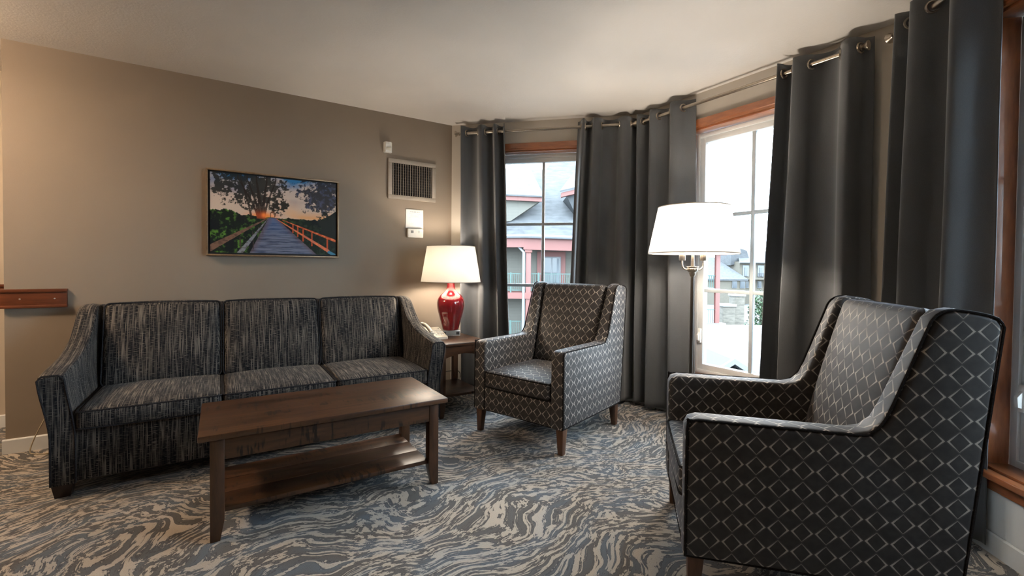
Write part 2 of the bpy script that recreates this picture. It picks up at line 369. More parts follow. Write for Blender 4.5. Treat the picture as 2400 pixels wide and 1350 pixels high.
# ------------------------------------------------------------------ windows
def window(name, label, wn):
    s0, s1 = WIN[wn]; sm = (s0+s1)/2; h = (s1-s0)/2; loc, a = frame_at(wn, sm)
    r = thing(name, label, 'window', (loc[0], loc[1], 0), a, kind='structure')
    cw = 0.062
    # face casing
    bm = NB(); prism(bm, [(0, ZT), (-0.018, ZT), (-0.018, ZT+0.012), (-0.022, ZT+0.018), (-0.022, ZT+cw), (0, ZT+cw)], -h-cw, h+cw, 'x'); obj('head_casing', bm, 'cherry_x', r, smooth=0)
    for sg in (-1, 1):
        x0, x1 = sorted((sg*h, sg*(h+cw))); bx('side_casing', 'cherry_z', r, x0, x1, -0.018, 0, ZB, ZT, 0.002)
        x0, x1 = sorted((sg*h, sg*(h-0.012))); bx('jamb_lining', 'cherry_z', r, x0, x1, -0.002, 0.10, ZB+0.001, ZT-0.013, 0.001)
    bx('head_lining', 'cherry_x', r, -h, h, -0.002, 0.10, ZT-0.012, ZT, 0.001)
    bx('sill', 'cherry_x', r, -h-cw-0.02, h+cw+0.02, -0.045, 0.0, ZB-0.03, ZB-0.001, 0.006, 3)
    bx('sill_ledge', 'cherry_x', r, -h+0.001, h-0.001, -0.001, 0.10, ZB-0.012, ZB+0.006, 0.001)
    bx('sill_apron', 'cherry_x', r, -h-cw, h+cw, -0.018, 0, ZB-0.078, ZB-0.031, 0.003)
    if wn == 3: bx('added_bright_panel', 'white_trim', r, -h-cw-0.3, h+cw, -0.006, -0.0005, 0.086, ZB-0.079)  # panel added under the sill; its white imitates daylight on the wall
    hi = h-0.012; zb, zt = ZB+0.003, ZT-0.013
    def ring(nm, hx, z0, z1, wd, y0, y1, mt):
        for sg in (-1, 1):
            x0, x1 = sorted((sg*hx, sg*(hx-wd))); bx(nm+'_stile', mt, r, x0, x1, y0, y1, z0, z1, 0.003)
        bx(nm+'_rail', mt, r, -hx+wd, hx-wd, y0, y1, z0, z0+wd, 0.003); bx(nm+'_rail', mt, r, -hx+wd, hx-wd, y0, y1, z1-wd, z1, 0.003)
    ring('frame', hi, zb, zt, 0.030, 0.10, 0.19, 'window_white')
    hs = hi-0.030; z0, z1 = zb+0.030, zt-0.030
    ring('sash', hs, z0, z1, 0.040, 0.112, 0.165, 'window_white')
    g = hs-0.040; z0 += 0.040; z1 -= 0.040; mw = 0.013
    nc = max(2, round(2*g/0.37)); xs = [-g+2*g*i/nc for i in range(nc+1)]
    for x in xs[1:-1]: bx('muntin', 'muntin_shade_grey', r, x-mw, x+mw, 0.122, 0.152, z0, z1, 0.004)
    zs = [z0, z0+(z1-z0)/3, z0+2*(z1-z0)/3, z1]
    for z in zs[1:3]: bx('muntin', 'muntin_shade_grey', r, -g, g, 0.123, 0.151, z-mw, z+mw, 0.004)
    for i in range(3):
        for k in range(nc):
            x0 = xs[k]+(mw-0.002 if k else -0.002); x1 = xs[k+1]-(mw-0.002 if k < nc-1 else -0.002)
            bx('pane', 'glass', r, x0, x1, 0.135, 0.139, zs[i]+(mw-.002 if i else -.002), zs[i+1]-(mw-.002 if i < 2 else -.002))
    # latch on the left stile
    lt = bx('latch', 'white_plastic', r, -hs+0.006, -hs+0.034, 0.094, 0.112, 0.57, 0.68, 0.004)
    bm = NB(); prism(bm, [(0.094, 0.585), (0.078, 0.59), (0.074, 0.63), (0.094, 0.655)], -hs+0.013, -hs+0.029, 'x', 0.002); obj('lever', bm, 'white_plastic', lt)
    return r
window('window_1', 'white grid window in red brown casing between curtains by the table lamp', 1)
window('window_2', 'white grid window in red brown casing behind the floor lamp', 2)
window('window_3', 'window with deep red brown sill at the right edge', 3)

# ------------------------------------------------------------------ curtain rods and curtains
ROD_O, ROD_Z = -0.088, 2.335
def rod(wn, s0, s1, label):
    loc, a = frame_at(wn, (s0+s1)/2); h = (s1-s0)/2
    r = thing('curtain_rod', label, 'curtain rod', (loc[0], loc[1], ROD_Z), a, group='curtain rods of the bay')
    bm = NB(); tube(bm, [(-h, ROD_O, 0), (h, ROD_O, 0)], 0.0125, 14); obj('pole', bm, 'brushed_nickel', r)
    for sg in (-1, 1):
        bm = NB(); lathe(bm, [(0.0125, 0.0), (0.017, 0.002), (0.017, 0.008), (0.012, 0.012), (0.014, 0.02), (0.026, 0.036), (0.027, 0.041), (0.0001, 0.043)], 18)
        xf(bm, bm.verts, Matrix.Translation((sg*h, ROD_O, 0)) @ Matrix.Rotation(sg*PI/2, 4, 'Y')); obj('finial', bm, 'brushed_nickel', r)
        x = sg*(h-0.035)
        bm = NB(); tube(bm, [(x, -0.006, -0.012), (x, ROD_O*0.6, -0.012), (x, ROD_O, -0.018)], 0.006, 8); box(bm, x-0.016, x+0.016, -0.007, 0, -0.045, 0.03, 0.002)
        tube(bm, [(x+0.0, ROD_O+0.0155*math.cos(q), 0.0155*math.sin(q)) for q in [PI*(-0.95)+PI*0.9*i/8 for i in range(9)]], 0.004, 6); obj('bracket', bm, 'brushed_nickel', r)
rod(1, 0.105, 1.60, 'nickel curtain rod above the window by the table lamp')
rod(2, 0.075, 1.60, 'nickel curtain rod above the middle window behind the floor lamp')
rod(3, 0.065, 1.85, 'nickel curtain rod at the upper right edge')

def curtain(wn, top, bot, wid, phase, label, seed, amp=0.048, flare=1.30, ztop=2.392, zbot=0.03):
    rnd = random.Random(seed)
    sm = sum(top)/2; loc, a = frame_at(wn, sm); r = thing('curtain', label, 'curtain', (loc[0], loc[1], zbot), a, group='grey grommet curtains of the bay')
    folds = len(wid)/2; nt = int(30*folds)+1; nz = 46
    def ph(t_):                                                            # phase warped by fold widths
        tot = 0; x = t_*sum(wid)
        for i, q in enumerate(wid):
            if x <= q: return (i + x/q)/len(wid)
            x -= q
        return 1.0
    j = [rnd.uniform(-1, 1) for _ in range(8)]
    def pt(t_, zf):                                                        # zf 0 bottom 1 top
        q = 1-zf
        p = ph(t_)*2*PI*folds + phase
        p2 = p + q*0.35*math.sin(3.1*t_*PI+j[0]*2)
        sn = math.sin(p2); A = amp*(1 + (flare-1)*q*(1+0.35*math.sin(5*t_+j[1]*3)))
        sh = math.copysign(abs(sn)**0.72, sn)
        o = ROD_O - A*sh - 0.012*q*math.sin(2.2*t_*PI+j[2]*3)
        o = min(o, -0.026)
        s = (top[0]+(top[1]-top[0])*t_)*zf + (bot[0]+(bot[1]-bot[0])*t_)*q
        s += 0.010*math.cos(p2)*(0.4+q) + 0.006*math.sin(9*zf+j[3]*4+6*t_)*q
        return s-sm, o
    bm = NB(); g = []
    for iz in range(nz+1):
        zf = iz/nz; z = (ztop-zbot)*zf
        g.append([bm.verts.new((*pt(it/nt, zf), z)) for it in range(nt+1)])
    for A, B in zip(g, g[1:]):
        for k in range(nt): bm.faces.new((A[k], A[k+1], B[k+1], B[k]))
    o = obj('cloth', bm, 'curtain', r, smooth=80, recalc=False); md = o.modifiers.new('thickness', 'SOLIDIFY'); md.thickness = 0.003; md.offset = 0
    zf = (ROD_Z-zbot)/(ztop-zbot); last = None
    for it in range(nt*4+1):
        t_ = it/(nt*4); s, of = pt(t_, zf)
        if last is not None and (of-ROD_O)*(last[1]-ROD_O) < 0:
            tx = Vector((s-last[0], of-last[1], 0)).normalized(); nrm = Vector((-tx.y, tx.x, 0))
            bm = NB(); zz = Vector((0, 0, 1)); cc = Vector((s, ROD_O, ROD_Z-zbot))
            tube(bm, [cc + tx*0.026*math.cos(q) + zz*0.026*math.sin(q) for q in [2*PI*i/20 for i in range(20)]], 0.0055, 6, closed=True)
            obj('grommet', bm, 'brushed_nickel', r)
        last = (s, of)
    return r
curtain(1, (0.130, 0.530), (0.145, 0.605), [1.1, 1.1, 0.75, 0.65, 0.55, 0.5], PI/2, 'grey curtain hanging left of the window beside the table lamp', 3)
curtain(1, (1.160, 1.655), (1.065, 1.650), [0.45, 0.3, 0.45, 1.1, 1.0, 0.8], 3*PI/2, 'grey curtain right of the window behind the far armchair', 5)
curtain(2, (0.030, 0.560), (0.035, 0.575), [0.5, 0.5, 0.8, 0.9, 1.0, 1.3], 3*PI/2, 'grey curtain in the bay corner left of the floor lamp', 8)
curtain(2, (1.190, 1.650), (1.110, 1.665), [0.4, 0.5, 1.5, 1.1, 0.8], PI/2, 'grey curtain right of the floor lamp behind the near armchair', 11)
curtain(3, (0.150, 0.590), (0.115, 0.575), [0.5, 0.5, 1.1, 1.2, 0.8], PI/2, 'grey curtain at the far right lit blue by daylight', 14, amp=0.058)

# ------------------------------------------------------------------ soft furniture helpers
def cushion(bm, x0, x1, y0, y1, z0, z1, rad=0.02, bulge=(0.0, 0.0, 0.02), cuts=5, seg=3):
    vs0 = set(bm.verts); box(bm, x0, x1, y0, y1, z0, z1)
    es = list({e for v in bm.verts if v not in vs0 for e in v.link_edges})
    bmesh.ops.subdivide_edges(bm, edges=es, cuts=cuts, use_grid_fill=True)
    vs = [v for v in bm.verts if v not in vs0]
    cx, cy, cz = (x0+x1)/2, (y0+y1)/2, (z0+z1)/2; hx, hy, hz = (x1-x0)/2, (y1-y0)/2, (z1-z0)/2
    e2 = [e for e in {e for v in vs for e in v.link_edges} if len(e.link_faces) == 2 and e.calc_face_angle(0) > 1.0]
    bmesh.ops.bevel(bm, geom=e2, offset=rad, segments=seg, profile=0.5, affect='EDGES')
    vs = [v for v in bm.verts if v not in vs0]
    for v in vs:
        X, Y, Z = (v.co.x-cx)/hx, (v.co.y-cy)/hy, (v.co.z-cz)/hz
        f = lambda a, b: (max(0, 1-a*a))**0.6*(max(0, 1-b*b))**0.6
        v.co.x += bulge[0]*X*f(Y, Z); v.co.y += bulge[1]*Y*f(X, Z); v.co.z += bulge[2]*Z*f(X, Y)
def loop_rect(x0, x1, y0, y1, z, r=0.02, n=5, crown=0.0):
    pts = []
    for cx, cy, a0 in ((x1-r, y1-r, 0), (x0+r, y1-r, 90), (x0+r, y0+r, 180), (x1-r, y0+r, 270)):
        for k in range(n+1):
            q = R(a0+90*k/n); pts.append((cx+r*math.cos(q), cy+r*math.sin(q), z))
    out = []
    for i, p in enumerate(pts):
        q = pts[(i+1) % len(pts)]; L = math.dist(p, q); m_ = max(1, int(L/0.06))
        for k in range(m_): out.append(tuple(p[j]+(q[j]-p[j])*k/m_ for j in range(3)))
    return out

# ------------------------------------------------------------------ sofa
def make_sofa():
    ox, oy = 0.308, 3.40
    r = thing('sofa', 'long dark grey tweed sofa with three seat cushions against the taupe wall', 'sofa', (ox, oy, 0))
    X0, X1 = -0.59-ox, 1.218-ox; YF, YBk = 2.975-oy, 3.80-oy
    # base
    bm = NB(); cushion(bm, X0-0.03, X1+0.03, YF+0.028, YBk-0.02, 0.065, 0.335, 0.012, (0, 0.0, 0), 3); obj('base', bm, 'tweed', r, uv=True)
    # back frame
    bm = NB(); prism(bm, [(3.60-oy, 0.30), (3.72-oy, 0.865), (3.735-oy, 0.88), (3.80-oy, 0.878), (3.815-oy, 0.86), (3.80-oy, 0.10), (3.60-oy, 0.10)], X0-0.045, X1+0.045, 'x', 0.012)
    obj('back_frame', bm, 'tweed', r, uv=True)
    # arms, lofted along the depth
    prof = catmull([(2.975, 0.598), (3.05, 0.612), (3.20, 0.634), (3.33, 0.668), (3.44, 0.722), (3.53, 0.795), (3.60, 0.855), (3.66, 0.880), (3.74, 0.884), (3.805, 0.874)], 4)
    for sg, xi in ((-1, X0), (1, X1)):
        bm = NB(); rings = []
        for k, (y, zt) in enumerate(prof):
            front = 1-sstep(2.975, 3.55, y)
            def fl(z): return 0.045*sstep(0.28, 0.62, z)*(0.55+0.45*front)
            pin, pout = [], []
            for z in np.linspace(0.065, zt-0.022, 9):
                pin.append((fl(z)*0.85, z)); pout.append((0.088+fl(z), z))
            zi = zt
            top = [(fl(zt)*0.85+0.004, zt-0.008), (fl(zt)*0.85+0.014, zt-0.001), (fl(zt)*0.85+0.044, zt+0.004), (fl(zt)+0.074, zt-0.001), (fl(zt)+0.085, zt-0.008)]
            loop = pin + top + pout[::-1]
            yy = y-oy
            rings.append([bm.verts.new((xi+sg*a, yy, z)) for a, z in loop])
        n = len(rings[0])
        for A, B in zip(rings, rings[1:]):
            for k in range(n): bm.faces.new((A[k], A[(k+1) % n], B[(k+1) % n], B[k]))
        fA = bm.faces.new(rings[0]); fB = bm.faces.new(rings[-1][::-1])
        bmesh.ops.bevel(bm, geom=list(fA.edges), offset=0.008, segments=2, affect='EDGES')
        arm = obj('arm', bm, 'tweed', r, uv=True, smooth=40)
        # piping round the front panel of the arm
        bm = NB(); y, zt = prof[0]
        def fl(z): return 0.045*sstep(0.28, 0.62, z)
        path = [(xi+sg*(fl(z)*0.85), y-oy-0.001, z) for z in np.linspace(0.07, zt-0.02, 12)] + [(xi+sg*(fl(zt)*0.85+0.02), y-oy-0.001, zt+0.001), (xi+sg*(fl(zt)+0.07), y-oy-0.001, zt)] + [(xi+sg*(0.088+fl(z)), y-oy-0.001, z) for z in np.linspace(zt-0.02, 0.07, 12)]
        tube(bm, path, 0.0045, 6); obj('piping', bm, 'sofa_piping', arm)
    # seat cushions
    w_ = (X1-X0)/3
    for i in range(3):
        x0, x1 = X0+i*w_+0.003, X0+(i+1)*w_-0.003
        bm = NB(); cushion(bm, x0, x1, 2.962-oy, 3.56-oy, 0.325, 0.418, 0.024, (0.0, 0.014, 0.026), 6, 4); sc_ = obj('seat_cushion', bm, 'tweed', r, uv=True, smooth=60)
        for z in (0.414, 0.330):
            bm = NB(); tube(bm, loop_rect(x0+0.001, x1-0.001, 2.9615-oy, 3.56-oy, z, 0.02), 0.0045, 6, closed=True); obj('piping', bm, 'sofa_piping', sc_)
    # back cushions (tilted)
    for i in range(3):
        x0, x1 = X0+i*w_+0.003, X0+(i+1)*w_-0.003
        bm = NB(); cushion(bm, x0, x1, -0.06, 0.06, 0.0, 0.50, 0.036, (0.0, 0.034, 0.014), 6, 4)
        M = Matrix.Translation((0, 3.545-oy, 0.398)) @ Matrix.Rotation(R(-15), 4, 'X'); xf(bm, bm.verts, M)
        bc = obj('back_cushion', bm, 'tweed', r, uv=True, smooth=60)
        bm = NB(); pts = [M @ Vector(p) for p in [(a, -0.055, c_) for a, c_, _ in loop_rect(x0+0.003, x1-0.003, 0.003, 0.497, 0, 0.03)]]
        tube(bm, pts, 0.0045, 6, closed=True); obj('piping', bm, 'sofa_piping', bc)
    for x in (X0-0.052, X1+0.052):
        for y in (YF+0.055, YBk-0.06):
            bm = NB(); box(bm, -0.04, 0.04, -0.04, 0.04, 0, 0.07, 0.003)
            for v in bm.verts:
                k = 1-0.28*(0.07-v.co.z)/0.07; v.co.x = x+v.co.x*k; v.co.y = y+v.co.y*k
            obj('leg', bm, 'foot_dark', r)
make_sofa()

# ------------------------------------------------------------------ armchairs
def make_chair(label, loc, rz):
    r = thing('armchair', label, 'armchair', (loc[0], loc[1], 0), rz, 'diamond patterned armchairs')
    W, D, zl, za = 0.365, 0.386, 0.159, 0.63; T = 0.098
    outline = [(-D, zl), (-D, za-0.035), (-D+0.012, za-0.010), (-D+0.04, za), (0.11, za-0.004), (0.150, za+0.006), (0.180, za+0.035), (0.205, za+0.09), (0.285, 0.945), (0.302, 0.990), (0.325, 1.014), (0.36, 1.022), (0.42, 1.014), (0.462, 1.000), (0.477, 0.975), (D+0.01, zl)]
    for sg in (1, -1):
        bm = NB(); lo, hi = sorted((sg*W, sg*(W-T))); prism(bm, outline, lo, hi, 'x', 0.020, 4)
        for v in bm.verts:                                   # wings lean slightly outward at the inner face
            if v.co.z > za and abs(v.co.x) < W-0.03: v.co.x += sg*0.018*sstep(za, 1.0, v.co.z)
        arm = obj('side_panel', bm, 'diamond', r, uv=True, smooth=50)
        bm = NB(); x = sg*(W-0.004)
        ins = [(y+(0.004 if y < 0 else -0.002), z-0.004 if z > 0.3 else z+0.003) for y, z in outline]
        path = catmull([(x, y, z) for y, z in ins[:15]], 2) + [(x, ins[15][0]-0.004, ins[15][1])]
        tube(bm, path, 0.0042, 6); obj('piping', bm, 'piping_dark', arm)
    bm = NB(); cushion(bm, -W+T-0.01, W-T+0.01, -D+0.006, 0.30, zl, 0.318, 0.012, (0, 0, 0), 3); obj('seat_base', bm, 'diamond', r, uv=True)
    # outer back
    bm = NB(); prism(bm, [(0.30, zl), (0.34, 0.98), (0.355, 0.992), (0.455, 0.985), (0.470, 0.965), (D+0.004, zl)], -W+T-0.03, W-T+0.03, 'x', 0.006); obj('outer_back', bm, 'diamond', r, uv=True)
    # inner back cushion
    bm = NB(); cushion(bm, -W+T+0.000, W-T-0.000, -0.07, 0.07, 0.0, 0.615, 0.03, (0.0, 0.028, 0.006), 6, 4)
    xf(bm, bm.verts, Matrix.Translation((0, 0.235, 0.405)) @ Matrix.Rotation(R(-14.5), 4, 'X')); obj('backrest', bm, 'diamond', r, uv=True, smooth=60)
    # seat cushion with a piped edge
    bm = NB(); cushion(bm, -W+T+0.001, W-T-0.001, -D-0.004, 0.20, 0.318, 0.425, 0.02, (0, 0.012, 0.022), 6); sc_ = obj('seat_cushion', bm, 'diamond', r, uv=True, smooth=60)
    for z in (0.420, 0.323):
        bm = NB(); tube(bm, loop_rect(-W+T+0.001, W-T-0.001, -D-0.005, 0.18, z, 0.025), 0.0045, 6, closed=True); obj('piping', bm, 'piping_dark', sc_)
    bm = NB(); tube(bm, [(-W+0.01, -D+0.004, zl+0.002), (W-0.01, -D+0.004, zl+0.002), (W-0.004, D, zl+0.002), (-W+0.004, D, zl+0.002)], 0.0045, 6, closed=True); obj('bottom_piping', bm, 'piping_dark', r)
    for sx_ in (-1, 1):
        for sy in (-1, 1):
            bm = NB(); box(bm, -0.026, 0.026, -0.026, 0.026, 0, zl+0.006, 0.003)
            for v in bm.verts:
                q = (zl-v.co.z)/zl; k = 1-0.36*q
                v.co.x = sx_*(W-0.036)+v.co.x*k+sx_*0.004*q; v.co.y = sy*(D-0.04)+v.co.y*k + sy*(0.012 if sy > 0 else 0.006)*q
            obj('leg', bm, 'leg_brown', r)
    return r
make_chair('far patterned armchair in front of the windows beside the side table', (1.968, 2.566), R(-71.4))
make_chair('near patterned armchair at the lower right seen from its side', (1.847, 0.929), R(-136.8))

# ------------------------------------------------------------------ coffee table
def table_leg(parent, x, y, half, z1, sx_, sy, mt):
    bm = NB(); box(bm, x-half, x+half, y-half, y+half, 0, z1, 0.002)
    low = [v for v in bm.verts if v.co.z < 0.01]
    # taper on the inner faces near the foot
    bmesh.ops.bisect_plane(bm, geom=list(bm.verts)+list(bm.edges)+list(bm.faces), plane_co=(0, 0, 0.085), plane_no=(0, 0, 1))
    for v in bm.verts:
        if v.co.z < 0.084:
            q = (0.085-v.co.z)/0.085
            if (v.co.x-x)*sx_ < 0: v.co.x += sx_*0.016*q
            if (v.co.y-y)*sy < 0: v.co.y += sy*0.016*q
    return obj('leg', bm, mt, parent, smooth=30)
ct = thing('coffee_table', 'dark walnut coffee table with a lower shelf in front of the sofa', 'coffee table', (0.462, 2.43, 0))
bx('tabletop', 'walnut_x', ct, -0.538, 0.538, -0.266, 0.266, 0.425, 0.450, 0.004, 2)
for sx_ in (-1, 1):
    for sy in (-1, 1): table_leg(ct, sx_*0.4725, sy*0.213, 0.0255, 0.425, sx_, sy, 'walnut_z')
for sy in (-1, 1): bx('apron', 'walnut_x', ct, -0.447, 0.447, sy*0.226-0.011, sy*0.226+0.011, 0.333, 0.425, 0.002)
for sx_ in (-1, 1): bx('apron', 'walnut_y', ct, sx_*0.485-0.011, sx_*0.485+0.011, -0.187, 0.187, 0.333, 0.425, 0.002)
for i in range(3):
    y0 = -0.222+i*0.148; bx('shelf_board', 'walnut_x', ct, -0.4465, 0.4465, y0+0.0012, y0+0.1468, 0.108, 0.128, 0.0015)

# ------------------------------------------------------------------ side table
stb = thing('side_table', 'square brown wooden side table between the sofa and the far armchair', 'side table', (1.565, 3.375, 0))
bx('tabletop', 'walnut_x', stb, -0.205, 0.205, -0.280, 0.280, 0.536, 0.560, 0.004, 2)
for sx_ in (-1, 1):
    for sy in (-1, 1): table_leg(stb, sx_*0.168, sy*0.243, 0.022, 0.536, sx_, sy, 'walnut_z')
def arch_apron(h):  return [(-h, 0.536), (h, 0.536), (h, 0.448)] + [(h-2*h*k/10, 0.448+0.026*math.sin(PI*k/10)) for k in range(1, 10)] + [(-h, 0.448)]
for sy in (-1, 1):
    bm = NB(); prism(bm, arch_apron(0.146), sy*0.252-0.010, sy*0.252+0.010, 'y'); obj('apron', bm, 'walnut_x', stb, smooth=20)
for sx_ in (-1, 1):
    bm = NB(); prism(bm, arch_apron(0.221), sx_*0.177-0.010, sx_*0.177+0.010, 'x'); obj('apron', bm, 'walnut_y', stb, smooth=20)
bx('shelf', 'walnut_x', stb, -0.185, 0.185, -0.2205, 0.2205, 0.140, 0.160, 0.003)

# ------------------------------------------------------------------ table lamp
tl = thing('table_lamp', 'red ceramic table lamp with a lit white shade on the side table', 'lamp', (1.632, 3.49, 0.5605))
bs = bx('base', 'silver', tl, -0.076, 0.076, -0.05, 0.05, 0, 0.046, 0.003)
bs.rotation_euler = (0, 0, R(-20))
for x in (-0.055, 0.055): 
    so = bx('socket', 'dark_plastic', bs, x-0.013, x+0.013, -0.053, -0.0495, 0.011, 0.035, 0.002)
bx('socket_plate', 'grey_plastic', bs, -0.072, 0.072, -0.0515, -0.0498, 0.005, 0.041, 0.001)
bm = NB(); vase = catmull([(0.058, 0.046), (0.066, 0.052), (0.072, 0.075), (0.090, 0.140), (0.110, 0.215), (0.116, 0.262), (0.110, 0.300), (0.088, 0.335), (0.056, 0.362), (0.038, 0.385), (0.032, 0.420), (0.030, 0.460)], 4)
lathe(bm, vase, 40); obj('vase_body', bm, 'red_ceramic', tl, smooth=60)
bm = NB(); lathe(bm, [(0.018, 0.46), (0.020, 0.465), (0.016, 0.48), (0.016, 0.52), (0.0001, 0.521)], 16); obj('bulb_socket', bm, 'brushed_nickel', tl)
bm = NB(); lathe(bm, catmull([(0.0001, 0.52), (0.014, 0.521), (0.016, 0.535), (0.028, 0.565), (0.031, 0.59), (0.024, 0.612), (0.0001, 0.622)], 3), 20); obj('bulb', bm, 'bulb_warm', tl)
def shade(parent, z0, z1, rb, rt_, mt, rim):
    bm = NB(); n = 14
    po = [(rb+(rt_-rb)*k/n, z0+(z1-z0)*k/n) for k in range(n+1)]; pi_ = [(a-0.002, z) for a, z in po[::-1]]
    lathe(bm, po+pi_+[po[0]], 56, caps=False); s = obj('shade', bm, mt, parent, smooth=40)
    for rr, z in ((rb, z0), (rt_, z1)):
        bm = NB(); tube(bm, [((rr-0.001)*math.cos(2*PI*k/56), (rr-0.001)*math.sin(2*PI*k/56), z) for k in range(56)], 0.003, 6, closed=True); obj('shade_rim', bm, rim, s)
    bm = NB()
    for k in range(3):
        q = 2*PI*k/3+0.4; tube(bm, [(0.012*math.cos(q), 0.012*math.sin(q), z1-0.03), ((rt_-0.004)*math.cos(q), (rt_-0.004)*math.sin(q), z1-0.006)], 0.002, 5)
    tube(bm, [(0.012*math.cos(2*PI*k/12), 0.012*math.sin(2*PI*k/12), z1-0.03) for k in range(12)], 0.002, 5, closed=True); obj('shade_spider', bm, 'brushed_nickel', s)
    return s
plain('shade_trim', (0.33, 0.27, 0.21), 0.7)
shade(tl, 0.448, 0.745, 0.249, 0.200, 'shade_cloth', 'shade_trim')
bm = NB()
for sg in (-1, 1): tube(bm, catmull([(sg*0.012, 0, 0.475), (sg*0.050, 0, 0.53), (sg*0.052, 0, 0.62), (sg*0.022, 0, 0.695), (0.0, 0, 0.715)], 4), 0.002, 5)
obj('harp', bm, 'brushed_nickel', tl)
bm = NB(); tube(bm, catmull([(1.60, 3.56, 0.575), (1.56, 3.66, 0.568), (1.52, 3.685, 0.50), (1.46, 3.66, 0.36), (1.60, 3.70, 0.22), (1.82, 3.74, 0.19), (1.86, 3.76, 0.12)], 8), 0.0032, 6)
tag(obj('lamp_cord', bm, 'black_cord'), 'thin black lamp cord sagging behind the side table', 'cord')

# ------------------------------------------------------------------ telephone
tp = thing('telephone', 'cream desk telephone on the side table next to the sofa arm', 'telephone', (1.447, 3.42, 0.5605), 0.0)
bm = NB(); prism(bm, [(-0.10, 0), (-0.10, 0.018), (0.085, 0.074), (0.100, 0.070), (0.105, 0)], -0.085, 0.085, 'x', 0.006, 2)
obj('body', bm, 'cream_plastic', tp)
def onslope(y): return 0.018+(y+0.10)*0.056/0.185
hs = thing('handset', 'cream handset', None); hs.parent = tp; del hs['label']
bpy.data.objects.remove(hs)
bm = NB(); path = catmull([(-0.058, -0.105, 0.050), (-0.058, -0.095, 0.064), (-0.058, -0.04, 0.088), (-0.058, 0.03, 0.104), (-0.058, 0.085, 0.104), (-0.058, 0.100, 0.092)], 5)
nn = len(path); tube(bm, path, [0.021 if i < 5 or i > nn-6 else 0.0145 for i in range(nn)], 12); 
for y, z in ((-0.088, 0.040), (0.082, 0.086)): lathe(bm, [(0.0001, -0.018), (0.022, -0.018), (0.025, -0.008), (0.022, 0.014), (0.0001, 0.016)], 16, (-0.058, y, z))
obj('handset', bm, 'cream_plastic', tp)
for i in range(3):
    for k in range(4):
        x, y = 0.004+i*0.026, -0.055+k*0.027; b = bx('key', 'white_plastic', tp, x-0.008, x+0.008, y-0.006, y+0.006, onslope(y)-0.002, onslope(y)+0.004, 0.0015)
for k in range(3): bx('button', 'dark_plastic', tp, 0.062, 0.070, -0.05+k*0.05, -0.042+k*0.05, onslope(-0.046+k*0.05)-0.001, onslope(-0.046+k*0.05)+0.003, 0.001)

# ------------------------------------------------------------------ floor lamp
fl_ = thing('floor_lamp', 'tall floor lamp with a glowing white shade before the middle window', 'lamp', (2.50, 1.795, 0))
bm = NB(); lathe(bm, [(0.14, 0), (0.14, 0.012), (0.132, 0.020), (0.06, 0.030), (0.022, 0.040), (0.016, 0.06), (0.0001, 0.06)], 36); obj('base', bm, 'dark_bronze', fl_, smooth=30)
bm = NB(); tube(bm, [(0, 0, 0.04), (0, 0, 1.12)], 0.0105, 14); obj('pole', bm, 'dark_bronze', fl_)
bm = NB(); lathe(bm, [(0.0105, 1.085), (0.014, 1.09), (0.020, 1.105), (0.020, 1.112), (0.031, 1.122), (0.033, 1.128), (0.030, 1.140), (0.036, 1.146), (0.036, 1.150), (0.010, 1.153)], 28); obj('hub', bm, 'brushed_nickel', fl_)
bm = NB(); lathe(bm, [(0.010, 1.15), (0.011, 1.155), (0.008, 1.24), (0.006, 1.50), (0.010, 1.51), (0.010, 1.525), (0.0001, 1.53)], 14); obj('stem', bm, 'brushed_nickel', fl_)
ax = Vector((r0.x, r0.y, 0))
for sg in (-1, 1):
    d = ax*sg
    def q_(k, z): return (d.x*k, d.y*k, z)
    bm = NB(); tube(bm, catmull([q_(0.024, 1.134), q_(0.045, 1.132), q_(0.060, 1.142), q_(0.066, 1.160), q_(0.066, 1.190)], 5), 0.0052, 10); arm = obj('arm', bm, 'brushed_nickel', fl_)
    bm = NB(); lathe(bm, [(0.0001, 1.186), (0.0185, 1.187), (0.0195, 1.19), (0.0195, 1.226), (0.016, 1.229), (0.016, 1.26), (0.0001, 1.26)], 20, (d.x*0.066, d.y*0.066, 0)); obj('socket_cup', bm, 'brushed_nickel', arm)
    bm = NB(); lathe(bm, catmull([(0.0001, 1.26), (0.014, 1.261), (0.017, 1.28), (0.029, 1.31), (0.031, 1.335), (0.022, 1.358), (0.0001, 1.366)], 3), 20, (d.x*0.066, d.y*0.066, 0)); obj('bulb', bm, 'bulb_floor', arm)
shade(fl_, 1.232, 1.522, 0.270, 0.212, 'shade_cloth_white', 'shade_trim')

